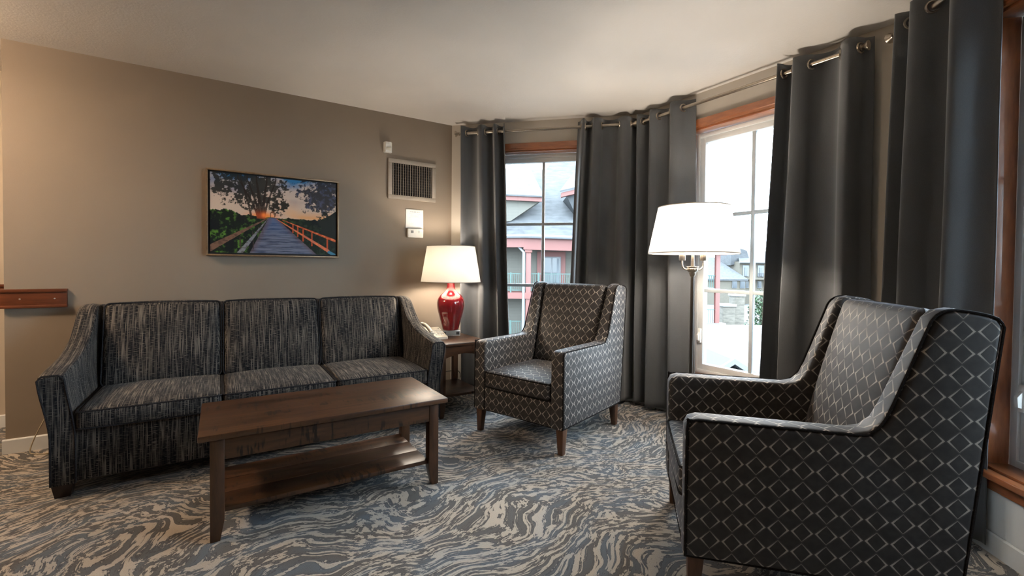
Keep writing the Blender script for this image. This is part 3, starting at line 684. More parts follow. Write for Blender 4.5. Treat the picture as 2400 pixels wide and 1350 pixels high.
# ------------------------------------------------------------------ wall items
def vnoise(x, y, seed=0):
    rs = np.random.RandomState(seed); T = rs.rand(257, 257)
    xi = np.floor(x).astype(int); yi = np.floor(y).astype(int); fx = x-xi; fy = y-yi
    fx = fx*fx*(3-2*fx); fy = fy*fy*(3-2*fy); a = lambda i, k: T[(xi+i) % 257, (yi+k) % 257]
    return (a(0, 0)*(1-fx)+a(1, 0)*fx)*(1-fy)+(a(0, 1)*(1-fx)+a(1, 1)*fx)*fy
def fbm(x, y, seed=0, o=4):
    s = 0; am = 0.5; tot = 0
    for i in range(o): s = s+am*vnoise(x*2**i, y*2**i, seed+i*7); tot += am; am *= 0.55
    return s/tot
def print_grid(name, W_, H_, nu, nv, fn, material, parent):
    us = (np.arange(nu+1))/nu; vs = (np.arange(nv+1))/nv; Ug, Vg = np.meshgrid(us, vs); col = np.clip(fn(Ug, Vg), 0, 1)
    co = np.stack([(Ug-0.5)*W_, np.zeros_like(Ug), (Vg-0.5)*H_], -1).reshape(-1, 3)
    idx = np.arange((nu+1)*(nv+1)).reshape(nv+1, nu+1)
    fc = np.stack([idx[:-1, :-1], idx[:-1, 1:], idx[1:, 1:], idx[1:, :-1]], -1).reshape(-1, 4)
    me = bpy.data.meshes.new(name); me.from_pydata(co.tolist(), [], fc.tolist()); me.update()
    at_ = me.color_attributes.new('print', 'FLOAT_COLOR', 'POINT')
    at_.data.foreach_set('color', np.concatenate([col.reshape(-1, 3), np.ones((col.size//3, 1))], 1).astype(np.float32).ravel())
    me.materials.append(MATS[material]); o = bpy.data.objects.new(name, me); COL.objects.link(o); o.parent = parent; return o
def lin(*c): return np.array([((x/255)/12.92 if x/255 <= 0.04045 else ((x/255+0.055)/1.055)**2.4) for x in c])
def scene_print(u, v):
    A = 1.5; x = u*A
    mixc = lambda a, b, f: a*(1-f[..., None])+b*f[..., None]
    st_ = lambda a, b, q: np.clip((q-a)/(b-a), 0, 1)
    sky = mixc(np.ones(u.shape+(3,))*lin(216, 180, 150), np.ones(u.shape+(3,))*lin(46, 116, 170), st_(0.62, 1.0, v+0.18*(fbm(x*3, v*3, 3)-0.5)))
    cl = st_(0.42, 0.62, fbm(x*3.2, v*5, 11)+0.22*(1-np.abs(v-0.66)*3)); sky = mixc(sky, lin(205, 186, 172), cl*0.85)
    glow = np.exp(-(((u-0.39)/0.10)**2+((v-0.485)/0.05)**2)); sky = mixc(sky, lin(250, 150, 70), np.clip(glow*1.2, 0, 1))
    sky = mixc(sky, lin(226, 160, 95), st_(0.10, 0.0, np.abs(v-0.50))*st_(0.55, 0.7, u)*0.8)
    c = sky
    # ground cover
    g = fbm(x*26, v*26, 5); gr = mixc(np.ones(u.shape+(3,))*lin(18, 30, 20), np.ones(u.shape+(3,))*lin(92, 140, 52), st_(0.50, 0.72, g)*st_(0.75, 0.15, u))
    gr = mixc(gr, lin(46, 60, 44), st_(0.5, 0.8, g)*st_(0.5, 0.7, u)); gr = mixc(gr, lin(14, 18, 22), st_(0.5, 0.3, fbm(x*9, v*9, 41)))
    hor = 0.475+0.03*(fbm(x*18, v*0, 8)-0.5)+0.10*st_(0.36, 0.0, u)*fbm(x*14, v*6, 9)*1.6+0.13*st_(0.86, 1.0, u)
    c = mixc(c, np.zeros(3), np.zeros_like(u)); m_ = (v < hor).astype(float); c = c*(1-m_[..., None])+gr*m_[..., None]
    # left tree: trunks fanning out and foliage
    fo = 0.55*fbm(x*14, v*14, 21, 5)+0.45*fbm(x*44, v*44, 61, 3); 
    dl = ((u-0.30)/0.36)**2+((v-0.90)/0.34)**2; k = st_(0.50, 0.56, fo+0.30*(1-dl)-0.10); k *= (v > 0.5); c = mixc(c, lin(26, 30, 26), k*0.95)
    dl2 = ((u-0.53)/0.085)**2+((v-0.62)/0.13)**2; k = st_(0.50, 0.56, fo+0.32*(1-dl2)-0.14); c = mixc(c, lin(44, 40, 34), k*(v > .47))
    for (ub, ut, wd) in ((0.355, 0.20, 0.010), (0.365, 0.27, 0.011), (0.375, 0.34, 0.016), (0.385, 0.42, 0.013), (0.395, 0.49, 0.010), (0.30, 0.22, 0.008)):
        q = (v-0.45)/0.5; uc = ub+(ut-ub)*np.clip(q, 0, 1)**1.3; k = (np.abs(u-uc) < wd*(1.15-np.clip(q, 0, 1)*0.75))*(v > 0.45); c = mixc(c, lin(40, 30, 24), k*0.92)
        gg = k*np.exp(-((v-0.49)/0.05)**2)*0.6; c = mixc(c, lin(200, 80, 30), np.clip(gg, 0, 1)*(abs(ub-0.38) < .03))
    dr = ((u-0.92)/0.27)**2+((v-0.84)/0.34)**2; k = st_(0.48, 0.56, fo+0.34*(1-dr)-0.12); c = mixc(c, mixc(np.ones(u.shape+(3,))*lin(26, 32, 44), np.ones(u.shape+(3,))*lin(62, 74, 104), st_(.5, .8, fbm(x*30, v*30, 77))), k*0.95)
    dr = ((u-0.97)/0.13)**2+((v-0.36)/0.26)**2; k = st_(0.46, 0.54, fo+0.3*(1-dr)-0.06); c = mixc(c, lin(30, 34, 30), k)
    # gazebo
    k = ((np.abs(u-0.465) < 0.022*(0.565-v)/0.035)*(v > 0.530)*(v < 0.565)).astype(float); c = mixc(c, lin(120, 78, 52), k)
    k = (((np.abs(np.abs(u-0.465)-0.016) < 0.0028)*(v > 0.475)*(v < 0.535))).astype(float); c = mixc(c, lin(120, 78, 52), k)
    # boardwalk
    q = np.clip((0.475-v)/0.475, 0, 1); ul = 0.437-0.150*q**1.0; ur = 0.490+0.340*q
    k = ((u > ul)*(u < ur)*(v < 0.475)).astype(float)
    pl = np.sin(62*np.log(q+0.05)/1.0)*0.5+0.5; bw = mixc(np.ones(u.shape+(3,))*lin(58, 70, 96), np.ones(u.shape+(3,))*lin(112, 118, 140), st_(0.25, 0.6, fbm(x*7, v*70, 31)))
    bw = bw*(0.72+0.28*np.clip(pl*3, 0, 1))[..., None]; bw = mixc(bw, lin(70, 100, 150), st_(0.55, 0.1, q)*0.6); bw = mixc(bw, lin(98, 66, 60), st_(0.05, 0.0, np.minimum(u-ul, ur-u))*0.55); c = c*(1-k[..., None])+bw*k[..., None]
    def bar(c, p, q, w0, w1, colr, hi=None):
        (xa, ya), (xb, yb) = p, q; L2_ = (xb-xa)**2+(yb-ya)**2; tt = np.clip(((u-xa)*(xb-xa)+(v-ya)*(yb-ya))/L2_, 0, 1)
        d_ = np.hypot((u-(xa+tt*(xb-xa)))*A, v-(ya+tt*(yb-ya))); k = (d_ < (w0+(w1-w0)*tt)).astype(float); c = mixc(c, colr, k)
        if hi is not None: c = mixc(c, hi, k*st_(0.4, 0.7, vnoise(u*60, v*60, 4)))
        return c
    rl, rl2 = lin(120, 90, 74), lin(70, 56, 52); og, og2 = lin(226, 120, 74), lin(190, 80, 40)
    for ub, vt, vb in ((0.215, 0.19, 0.0), (0.31, 0.28, 0.05), (0.355, 0.34, 0.17), (0.385, 0.38, 0.25)): c = bar(c, (ub, vt), (ub+0.006, vb), 0.008*(0.5-ub)*3, 0.008*(0.5-ub)*3, rl2)
    c = bar(c, (0.43, 0.46), (0.215, 0.0), 0.003, 0.030, lin(128, 130, 138), lin(96, 92, 96)); c = bar(c, (0.432, 0.468), (0.0, 0.055), 0.003, 0.042, rl, lin(96, 70, 62))
    for ub, vt, vb in ((0.925, 0.22, 0.04), (0.79, 0.29, 0.12), (0.715, 0.335, 0.18), (0.67, 0.365, 0.24), (0.63, 0.39, 0.29)): c = bar(c, (ub, vt), (ub, vb), 0.009, 0.009, og2)
    c = bar(c, (0.495, 0.46), (0.93, 0.055), 0.003, 0.022, og, lin(200, 110, 84)); c = bar(c, (0.545, 0.45), (1.0, 0.195), 0.003, 0.018, og2, og)
    c = bar(c, (0.94, 0.035), (1.0, -0.01), 0.02, 0.02, lin(70, 130, 160))
    gl2 = np.exp(-(((u-0.398)/0.020)**2+((v-0.500)/0.034)**2)); c = mixc(c, lin(255, 140, 66), np.clip(gl2*1.1, 0, 1)*0.9)
    return np.clip(c*1.15, 0, 1)
pic = thing('framed_picture', 'framed sunset boardwalk picture hanging above the sofa', 'picture', (0.362, WY, 1.197))
PW, PH = 0.886, 0.612
for nm, (x0, x1, z0, z1) in {'frame_rail': (-PW/2, PW/2, 0, 0.012), 'frame_rail ': (-PW/2, PW/2, PH-0.012, PH)}.items(): bx('frame_rail', 'frame_gold', pic, x0, x1, -0.040, -0.002, z0, z1, 0.0015)
for sg in (-1, 1):
    x0, x1 = sorted((sg*PW/2, sg*(PW/2-0.012))); bx('frame_stile', 'frame_gold', pic, x0, x1, -0.040, -0.002, 0.012, PH-0.012, 0.0015)
bx('liner', 'black_liner', pic, -PW/2+0.012, PW/2-0.012, -0.020, -0.003, 0.012, PH-0.012)
bx('canvas', 'picture_back', pic, -PW/2+0.024, PW/2-0.024, -0.033, -0.020, 0.024, PH-0.024)
pg = print_grid('print', PW-0.048, PH-0.048, 300, 200, scene_print, 'canvas_print', pic); pg.location = (0, -0.0335, PH/2)

pir = thing('motion_sensor', 'small white motion sensor above the air vent', 'sensor', (1.206, WY, 2.102))
bm = NB(); prism(bm, [(-0.034, 0), (0.034, 0), (0.034, -0.02), (0.024, -0.038), (-0.024, -0.038), (-0.034, -0.02)], 0, 0.088, 'z', 0.004); obj('body', bm, 'white_plastic', pir)
bx('lens', 'cream_plastic', pir, -0.019, 0.019, -0.0405, -0.037, 0.014, 0.042, 0.002)

vt = thing('air_vent', 'beige wall air vent grille with dark slots near the corner', 'vent', (1.4295, WY, 1.716))
VW, VH = 0.218, 0.345; b = 0.036
bx('backing', 'vent_duct_shade', vt, -VW+b-0.002, VW-b+0.002, -0.003, -0.0005, b-0.002, VH-b+0.002)  # black sheet stands in for the unlit depth behind the grille
bx('frame_rail', 'vent_metal', vt, -VW, VW, -0.016, -0.0005, 0, b, 0.004); bx('frame_rail', 'vent_metal', vt, -VW, VW, -0.016, -0.0005, VH-b, VH, 0.004)
for sg in (-1, 1):
    x0, x1 = sorted((sg*VW, sg*(VW-b))); bx('frame_stile', 'vent_metal', vt, x0, x1, -0.016, -0.0005, b, VH-b, 0.003)
n = 17; lm = None
for i in range(n):
    x = -VW+b+(i+0.5)*(2*VW-2*b)/n
    if lm is None: l0 = bx('louver', 'vent_metal', vt, -0.0014, 0.0014, -0.014, -0.006, b, VH-b); lm = l0; l0.location.x = x
    else: l1 = lm.copy(); COL.objects.link(l1); l1.parent = vt; l1.location.x = x
hm = None
for i in range(12):
    z = b+(i+0.5)*(VH-2*b)/12
    if hm is None: hm = bx('cross_fin', 'vent_fin_shaded', vt, -VW+b, VW-b, -0.0058, -0.0032, -0.0009, 0.0009); hm.location.z = z  # fins get a darkened vent metal, recess shade put into the colour
    else: l1 = hm.copy(); COL.objects.link(l1); l1.parent = vt; l1.location.z = z

sg_ = thing('instruction_card', 'white printed instruction card on the wall above the thermostat', 'card', (1.451, WY, 1.472))
bx('holder', 'white_plastic', sg_, -0.081, 0.081, -0.006, -0.0005, 0, 0.166, 0.002)
def card(u, v):
    c = np.ones(u.shape+(3,))*0.78; rs = np.random.RandomState(5)
    def line(c, u0_, u1_, v0_, h_, d_): k = ((u > u0_)*(u < u1_)*(np.abs(v-v0_) < h_)*(vnoise(u*70, v*10, 9) > 0.30)).astype(float); return c*(1-k*d_)[..., None]
    c = line(c, 0.22, 0.80, 0.90, 0.022, 0.55)
    for i, (a_, b_) in enumerate(((0.15, 0.85), (0.18, 0.88), (0.22, 0.74), (0.15, 0.84), (0.15, 0.62), (0.15, 0.80), (0.15, 0.84), (0.15, 0.70), (0.15, 0.82), (0.15, 0.6))):
        c = line(c, a_, b_, 0.79-i*0.072, 0.011, 0.28)
    return c
cg = print_grid('printed_sheet', 0.150, 0.152, 90, 110, card, 'paper_print', sg_); cg.location = (0, -0.0066, 0.083)
th = thing('thermostat', 'white digital thermostat below the instruction card', 'thermostat', (1.452, WY, 1.388))
bx('body', 'white_plastic', th, -0.071, 0.071, -0.034, -0.0005, 0, 0.078, 0.006)
bx('display', 'grey_plastic', th, -0.044, -0.020, -0.0355, -0.033, 0.040, 0.062, 0.001)
for z in (0.042, 0.055): bx('button', 'grey_plastic', th, 0.026, 0.034, -0.036, -0.033, z, z+0.007, 0.001)

ol = thing('wall_outlet', 'small cream wall outlet behind the left sofa arm', 'outlet', (-0.84, WY, 0.235))
bx('plate', 'cream_plastic', ol, -0.035, 0.035, -0.005, -0.0005, 0, 0.115, 0.002)
for z in (0.025, 0.065): bx('receptacle', 'cream_plastic', ol, -0.016, 0.016, -0.008, -0.004, z, z+0.028, 0.003)
bm = NB(); tube(bm, catmull([(-0.845, 3.855, 0.275), (-0.86, 3.82, 0.268), (-0.895, 3.80, 0.18), (-0.93, 3.79, 0.09), (-0.945, 3.775, 0.02), (-0.92, 3.76, 0.0045), (-0.86, 3.74, 0.0045), (-0.78, 3.78, 0.0045)], 8), 0.0034, 6)
tag(obj('power_cord', bm, 'cream_cord'), 'tan power cord hanging to the floor left of the sofa', 'cord')

# hallway ceiling light (left of the frame)
hl = thing('ceiling_light', 'round hallway ceiling light left of the frame', 'lamp', (-1.85, 3.15, CEIL))
bm = NB(); lathe(bm, [(0.07, 0), (0.07, -0.02), (0.02, -0.03), (0.012, -0.05), (0.012, -0.17), (0.0001, -0.171)], 24); obj('canopy', bm, 'brushed_nickel', hl)
bm = NB(); lathe(bm, [(0.0001, -0.13), (0.15, -0.13), (0.165, -0.14), (0.16, -0.17), (0.12, -0.22), (0.06, -0.245), (0.0001, -0.25)], 32); obj('diffuser', bm, 'bulb_hall', hl)

# ------------------------------------------------------------------ outside the windows
GZ = -5.2
bm = NB(); box(bm, -60, 190, -120, 200, GZ-0.3, GZ); plain('asphalt', (0.085, 0.085, 0.085), 0.9, var=0.15, scale=0.6)
tag(obj('ground', bm, 'asphalt', smooth=0), 'grey street level ground far below the windows', 'ground', kind='structure')
def stripes(name, col, freq, dark=0.8, rough=0.8, axis=2, warp=0.0):
    t = NT(name); sx = t.n('ShaderNodeSeparateXYZ'); c = t.coord(); t.l(c, sx.inputs[0])
    f = t.math('FRACT', t.math('MULTIPLY', sx.outputs[axis], freq)); k = t.ramp(f, [(0.0, dark), (0.14, 1.0), (0.9, 1.04)])
    n1 = t.noise(t.coord('Object', (1, 1, 3)), 2.2, 4); k2 = t.ramp(n1, [(0.3, 1-warp), (0.7, 1+warp)])
    t.base(t.mix(1.0, t.mix(1.0, col, k, 'MULTIPLY'), k2, 'MULTIPLY')); t.set(Roughness=rough, Specular_IOR_Level=0.2); MATS[name] = t.m
stripes('siding', (0.085, 0.08, 0.068), 5.5, 0.86, warp=0.04); stripes('shingle', (0.052, 0.053, 0.055), 3.2, 0.86, warp=0.22)
stripes('far_stucco', (0.075, 0.066, 0.052), 0.3, 0.97, warp=0.05); stripes('stone', (0.09, 0.08, 0.066), 1.4, 0.75, warp=0.25)
plain('salmon_trim', (0.105, 0.033, 0.026), 0.6, var=0.05); plain('green_rail', (0.025, 0.055, 0.047), 0.5); plain('gutter_white', (0.095, 0.10, 0.105), 0.5)
plain('door_glass', (0.03, 0.035, 0.04), 0.12); plain('iron', (0.02, 0.02, 0.022), 0.5); plain('white_roof', (0.17, 0.17, 0.17), 0.8, var=0.03, scale=1); plain('slate_grey', (0.011, 0.0125, 0.0145), 0.6)
plain('leaf_green', (0.028, 0.055, 0.02), 0.6, var=0.5, scale=2); plain('bark', (0.05, 0.035, 0.025), 0.9); plain('flower_red', (0.16, 0.03, 0.02), 0.6)
plain('pale_curtain', (0.10, 0.11, 0.12), 0.9)
EXR = TH-PI/2
def ext_thing(name, label, cat, pxc, D, group=None):
    p = Vector((math.cos(TH), math.sin(TH)))*D + Vector((r0.x, r0.y))*((pxc-1200)/F_PX*D)
    r = thing(name, label, cat, (p.x, p.y, GZ), EXR, group)
    def X(px, d=0.0): return (px-1200)/F_PX*(D+d) - (pxc-1200)/F_PX*D
    def Z(py, px=1300, d=0.0): return CAM_H-GZ + (628+0.0095*(px-1200)-py)/F_PX*(D+d)
    return r, X, Z
def slab(bm, pts, th_=0.12):
    """polygon in 3D thickened downwards"""
    A = [bm.verts.new(p) for p in pts]; B = [bm.verts.new((p[0], p[1], p[2]-th_)) for p in pts]; n = len(pts)
    bm.faces.new(A); bm.faces.new(B[::-1])
    for i in range(n): bm.faces.new((A[i], A[(i+1) % n], B[(i+1) % n], B[i]))
def slab_obj(name, mt, parent, pts, th_=0.12):
    bm = NB(); slab(bm, pts, th_); return obj(name, bm, mt, parent, smooth=0)

# --- porch house seen through the window by the table lamp
hA, X, Z = ext_thing('porch_house', 'grey roofed house with salmon porch seen through the window by the table lamp', 'house', 1270, 25.0)
ze = Z(553); zr = Z(398, d=7)
wl, wr = X(1195)-5, X(1345)+2.6
bx('wall', 'siding', hA, wl+0.6, wr-0.6, 1.7, 10, 0, ze+0.3)
slab_obj('roof', 'shingle', hA, [(wl, 1.2, ze), (X(1232), -0.35, ze), (wr, -0.55, ze-0.15), (wr, 7.0, zr), (wl+3, 7.0, zr)], 0.15)
slab_obj('roof', 'shingle', hA, [(wr, 13, ze+2), (wl, 13, ze+2), (wl+3, 7.0, zr), (wr, 7.0, zr)], 0.15)
slab_obj('upper_roof', 'shingle', hA, [(X(1262, 9), 6.2, zr-0.6), (wr+2, 6.2, zr-0.9), (wr+2, 10.5, zr+3.0), (X(1330, 9), 10.5, zr+3.0)], 0.15)
# left cross gable
zl_ = Z(466, d=1); x1 = X(1264, 1)
bm = NB(); prism(bm, [(wl, zl_), (x1, zl_-0.15), (X(1195, 1), Z(520, d=1)), (wl, Z(540, d=1))], 0.9, 1.6, 'y'); obj('gable_wall', bm, 'siding', hA, smooth=0)
slab_obj('gable_fascia', 'salmon_trim', hA, [(wl, 0.6, zl_+0.28), (x1+0.1, 0.6, zl_+0.02), (x1+0.1, 0.9, zl_+0.04), (wl, 0.9, zl_+0.30)], 0.26)
slab_obj('gable_roof', 'shingle', hA, [(wl, 0.5, zl_+0.34), (x1+0.2, 0.5, zl_+0.06), (X(1245, 3), 5.5, Z(398, d=5.5)), (wl, 5.5, Z(392, d=5.5))], 0.08)
# right dormer
xa = X(1312, 1); xb = X(1400, 1)
slab_obj('dormer_fascia', 'salmon_trim', hA, [(xa, 0.6, Z(452, d=.6)), (xb, 0.6, Z(430, d=.6)), (xb, 1.0, Z(430, d=.6)), (xa, 1.0, Z(452, d=.6))], 0.24)
bm = NB(); prism(bm, [(xa+0.35, Z(460, d=1)), (xb, Z(440, d=1)), (xb, Z(530, d=1)), (X(1352, 1), Z(512, d=1))], 1.0, 3.0, 'y'); obj('dormer_wall', bm, 'slate_grey', hA, smooth=0)
slab_obj('dormer_roof', 'shingle', hA, [(xa-0.1, 0.5, Z(450, d=.6)+.05), (xb, 0.5, Z(428, d=.6)+.05), (xb, 5, Z(395, d=5)), (X(1345, 5), 5, Z(400, d=5))], 0.08)
# eaves
bm = NB(); tube(bm, [(wl, 1.15, ze-0.06), (X(1232), -0.42, ze-0.06), (wr, -0.62, ze-0.2)], 0.11, 8); obj('gutter', bm, 'gutter_white', hA)
bm = NB(); tube(bm, [(X(1207), 0.1, ze-0.12), (X(1207), 0.2, ze-0.4), (X(1227), -0.15, Z(592)), (X(1227), -0.15, 0)], 0.085, 8); obj('downspout', bm, 'gutter_white', hA)
zf0, zf1 = Z(586), ze-0.12
slab_obj('porch_beam', 'salmon_trim', hA, [(X(1226), -0.25, zf1), (wr, -0.4, zf1-0.1), (wr, 0.2, zf1-0.1), (X(1226), 0.3, zf1)], zf1-zf0)
slab_obj('porch_beam', 'salmon_trim', hA, [(wl, 1.2, zf1), (X(1226), -0.25, zf1), (X(1226), 0.3, zf1), (wl, 1.75, zf1)], (zf1-zf0)*0.8)
for px in (1232, 1420):
    bm = NB(); x0, x1 = X(px), X(px+12); box(bm, x0, x1, -0.14, 0.14, 0, zf0+0.02, 0.02); box(bm, x0-0.06, x1+0.06, -0.2, 0.2, zf0-0.16, zf0, 0.02); obj('column', bm, 'salmon_trim', hA)
for k in range(2):
    dz = -2.62*k; zd = Z(686)+dz
    bx('deck', 'salmon_trim', hA, wl+0.8, wr, -0.2, 1.72, zd-0.34, zd)
    zt_, zb_ = Z(641)+dz, zd+0.09
    bm = NB(); box(bm, wl+1, wr, -0.03, 0.03, zt_-0.05, zt_); box(bm, wl+1, wr, -0.025, 0.025, zb_, zb_+0.05); 
    for px in (1197, 1262, 1340): box(bm, X(px)-0.04, X(px)+0.04, -0.05, 0.05, zd, zt_+0.04)
    rl_ = obj('railing', bm, 'green_rail', hA, smooth=0)
    bm = NB(); x = wl+1
    while x < wr: box(bm, x-0.012, x+0.012, -0.012, 0.012, zb_, zt_-0.03); x += 0.115
    o = obj('balusters', bm, 'green_rail', hA, smooth=0); o['kind'] = 'stuff'
    dr0, dr1 = X(1276), X(1321); zdt = Z(600)+dz
    bx('door_casing', 'salmon_trim', hA, dr0-0.32, dr1+0.28, 1.62, 1.69, zd, zdt+0.3)
    dd = bx('patio_door', 'gutter_white', hA, dr0, dr1, 1.56, 1.65, zd, zdt)
    mid = (dr0+dr1)/2
    for a_, b_ in ((dr0+0.07, mid-0.04), (mid+0.04, dr1-0.07)):
        bx('pane', 'door_glass', dd, a_, b_, 1.545, 1.565, zd+0.1, zdt-0.08)
    bx('door_curtain', 'pale_curtain', dd, mid+0.30, dr1-0.1, 1.535, 1.545, zd+0.1, zdt-0.1)

# --- red porch post and balcony seen past the floor lamp
pB, X, Z = ext_thing('balcony_porch', 'red porch post with green balcony railing seen below the floor lamp shade', 'porch', 1680, 24.0)
bx('column', 'salmon_trim', pB, X(1676), X(1686), -0.11, 0.11, 0, Z(585, 1680), 0.02)
bx('porch_beam', 'salmon_trim', pB, X(1600)-1, X(1700), -0.15, 0.15, Z(598, 1680), Z(582, 1680))
bx('wall', 'siding', pB, X(1600)-1, X(1664), 1.6, 5, 0, Z(590, 1680))
slab_obj('roof', 'shingle', pB, [(X(1600)-1, -0.5, Z(583, 1680)), (X(1706), -0.5, Z(583, 1680)), (X(1690), 5, Z(540, 1680)), (X(1600)-1, 5, Z(530, 1680))], 0.12)
for zt_, zd in ((645, 676), (725, 757)):
    bx('deck', 'gutter_white', pB, X(1600)-1, X(1686), -0.12, 1.6, Z(zd+6, 1660), Z(zd, 1660))
    bm = NB(); box(bm, X(1600)-1, X(1677), -0.03, 0.03, Z(zt_+2, 1660), Z(zt_, 1660)); obj('railing', bm, 'green_rail', pB, smooth=0)
    bm = NB(); x = X(1600)-0.9
    while x < X(1676): box(bm, x-0.012, x+0.012, -0.012, 0.012, Z(zd, 1660), Z(zt_+1, 1660)); x += 0.11
    o = obj('balusters', bm, 'green_rail', pB, smooth=0); o['kind'] = 'stuff'

# --- far hotel
hB, X, Z = ext_thing('hotel', 'distant cream hotel with grey roofs and balconies seen through the middle window', 'building', 1760, 85.0)
bx('wall', 'far_stucco', hB, X(1733), X(1733)+26, 0, 12, 0, Z(613, 1760))
slab_obj('roof', 'shingle', hB, [(X(1728), -0.8, Z(614, 1760)), (X(1728)+27, -0.8, Z(614, 1760)), (X(1728)+27, 7, Z(588, 1760, 7)), (X(1768), 7, Z(588, 1760, 7))], 0.3)
bm = NB(); prism(bm, [(X(1724), Z(622, 1760)), (X(1724), Z(573, 1760)), (X(1762), Z(586, 1760)), (X(1770), Z(612, 1760))], 2.0, 8.0, 'y'); obj('tower_roof', bm, 'shingle', hB, smooth=0)
bx('eave_band', 'gutter_white', hB, X(1728), X(1728)+27, -1.0, -0.6, Z(616, 1760), Z(613.5, 1760))
slab_obj('wing_roof', 'shingle', hB, [(X(1640), -3, Z(653, 1690)), (X(1734), -3, Z(653, 1690)), (X(1706), 6, Z(603, 1690, 6)), (X(1640), 6, Z(603, 1690, 6))], 0.3)
bx('wing_wall', 'far_stucco', hB, X(1640), X(1731), -2.6, 6, 0, Z(653, 1690))
for px in (1700, 1718): 
    f_ = bx('window', 'gutter_white', hB, X(px), X(px+11), -2.75, -2.55, Z(674, 1700), Z(658, 1700)); bx('pane', 'door_glass', f_, X(px+1), X(px+10), -2.85, -2.7, Z(673, 1700), Z(659, 1700))
for i, px in enumerate((1740, 1775, 1812, 1850)):
    f_ = bx('window', 'gutter_white', hB, X(px), X(px+14), -0.15, 0.05, Z(648, 1760), Z(622, 1760)); bx('pane', 'door_glass', f_, X(px+4), X(px+10), -0.25, -0.1, Z(647, 1760), Z(627, 1760))
for i, px in enumerate((1745, 1775, 1790, 1820, 1850)):
    f_ = bx('window', 'gutter_white', hB, X(px), X(px+9), -0.15, 0.05, Z(675, 1760), Z(659, 1760)); bx('pane', 'door_glass', f_, X(px+1.5), X(px+7.5), -0.25, -0.1, Z(674, 1760), Z(660, 1760))
bx('balcony', 'far_stucco', hB, X(1736), X(1733)+26, -1.4, 0, Z(655, 1760), Z(651, 1760))
bm = NB(); box(bm, X(1768), X(1733)+26, -1.38, -1.3, Z(641, 1760), Z(640, 1760)); x = X(1768)
while x < X(1733)+26: box(bm, x, x+0.06, -1.36, -1.3, Z(651, 1760), Z(640, 1760)); x += 0.3
obj('balcony_railing', bm, 'iron', hB, smooth=0)

# --- low white canopy and grey gable just outside
cn, X, Z = ext_thing('canopy_roof', 'low white flat roof below the middle window', 'roof', 1720, 11.0)
zc = Z(852, 1720)
bx('slab', 'white_roof', cn, X(1610)-2, X(1850)+4, 0, 6.2, zc-0.25, zc)
bx('parapet', 'white_roof', cn, X(1610)-2, X(1850)+4, 6.0, 6.2, zc, zc+0.18)
for x in (X(1610)-1.6, X(1850)+3.6):
    for y in (0.3, 5.8): bx('post', 'gutter_white', cn, x-0.12, x+0.12, y-0.12, y+0.12, 0, zc-0.25)
gb, X, Z = ext_thing('small_gable_roof', 'small grey gable roof in front of the low white roof', 'roof', 1715, 9.3)
pk = (X(1695), Z(832, 1700)); el = (X(1655)-0.3, Z(880, 1700)); er = (X(1790), Z(893, 1700))
for a_, b_ in ((el, pk), (pk, er)):
    slab_obj('roof_slope', 'slate_grey', gb, [(a_[0], -0.5, a_[1]), (b_[0], -0.5, b_[1]), (b_[0], 1.4, b_[1]), (a_[0], 1.4, a_[1])], 0.10)
    slab_obj('barge_board', 'gutter_white', gb, [(a_[0], -0.56, a_[1]+0.03), (b_[0], -0.56, b_[1]+0.03), (b_[0], -0.48, b_[1]+0.03), (a_[0], -0.48, a_[1]+0.03)], 0.11)
bm = NB(); prism(bm, [(el[0]+0.25, 0), (er[0]-0.25, 0), (er[0]-0.25, er[1]-0.02), (pk[0], pk[1]-0.16), (el[0]+0.25, el[1]+0.12)], -0.2, 1.3, 'y'); obj('gable_wall', bm, 'slate_grey', gb, smooth=0)

# --- stone gate pillars, wall, planting
for i, (px, lab) in enumerate(((1704, 'pale stone pillar with a flat cap left of the thin tree'), (1728, 'taller pale stone pillar beside the red flower planter'))):
    pl_, X, Z = ext_thing('stone_pillar', lab, 'pillar', px, 36.0, 'stone pillars in the street'); w_ = (14, 11)[i]
    bx('shaft', 'stone', pl_, X(px-w_), X(px+w_), -0.5, 0.5, 0, Z((718, 694)[i], px), 0.03); bx('cap', 'white_roof', pl_, X(px-w_-2), X(px+w_+2), -0.6, 0.6, Z((718, 694)[i], px), Z((712, 689)[i], px), 0.04)
gw, X, Z = ext_thing('garden_wall', 'low pale wall at street level behind the canopy roof', 'wall', 1670, 30.0)
bx('body', 'stone', gw, X(1600)-4, X(1697), -0.2, 0.2, 0, Z(764, 1670)); bx('coping', 'white_roof', gw, X(1600)-4, X(1699), -0.28, 0.28, Z(764, 1670), Z(757, 1670))
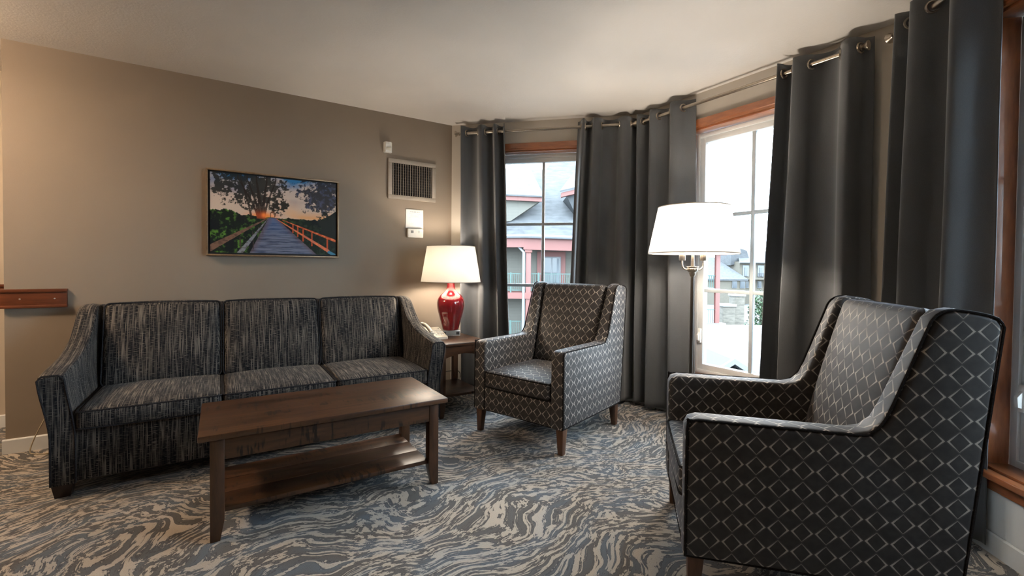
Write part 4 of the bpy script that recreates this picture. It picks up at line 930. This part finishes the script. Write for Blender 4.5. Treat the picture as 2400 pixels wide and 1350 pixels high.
def leafy(root, n, cx, cy, cz, rx, ry, rz, size, seed, mt='leaf_green', name='foliage'):
    rnd = random.Random(seed); bm = NB()
    for _ in range(n):
        while True:
            p = Vector((rnd.uniform(-1, 1), rnd.uniform(-1, 1), rnd.uniform(-1, 1)))
            if 0.2 < p.length < 1: break
        q = Vector((cx+p.x*rx, cy+p.y*ry, cz+p.z*rz)); M = Matrix.Translation(q) @ Matrix.Rotation(rnd.uniform(0, 6.28), 4, 'Z') @ Matrix.Rotation(rnd.uniform(-1.2, 1.2), 4, 'X'); s = size*rnd.uniform(0.6, 1.3)
        vs = [bm.verts.new(M @ Vector(v)) for v in ((-s*0.4, 0, 0), (0, -s, 0.1*s), (s*0.4, 0, 0), (0, s, 0.1*s))]; bm.faces.new(vs)
    o = obj(name, bm, mt, root, smooth=0, recalc=False); o['kind'] = 'stuff'; return o
tr_, X, Z = ext_thing('street_tree', 'green street tree at the right of the middle window view', 'tree', 1785, 40.0)
bm = NB(); tube(bm, [(0, 0, 0), (0.05, 0, Z(760, 1785)), (0.0, 0, Z(700, 1785))], [0.16, 0.12, 0.05], 8)
for k in range(5): tube(bm, [(0, 0, Z(765-10*k, 1785)), (math.cos(k*2.4)*0.9, math.sin(k*2.4)*0.8, Z(745-10*k, 1785))], [0.06, 0.02], 5)
obj('trunk', bm, 'bark', tr_); leafy(tr_, 1500, 0, 0, Z(735, 1785), 1.1, 1.1, 2.1, 0.16, 4)
sh_, X, Z = ext_thing('flower_planter', 'planter of red flowers beside the stone pillars', 'planter', 1737, 33.0)
bx('box', 'stone', sh_, X(1728), X(1746), -0.3, 0.3, 0, Z(795, 1737)); leafy(sh_, 250, X(1737), 0, Z(782, 1737), 0.28, 0.3, 0.42, 0.09, 9); leafy(sh_, 60, X(1737), -0.05, Z(768, 1737), 0.22, 0.25, 0.25, 0.07, 10, 'flower_red', 'flowers')
bs_, X, Z = ext_thing('street_shrub', 'dark green shrub behind the stone pillars', 'shrub', 1752, 44.0)
leafy(bs_, 500, 0, 0, Z(778, 1752), 0.9, 0.8, 1.1, 0.15, 12); bm = NB(); tube(bm, [(0, 0, 0), (0, 0, Z(775, 1752))], 0.06, 6); obj('stem', bm, 'bark', bs_)
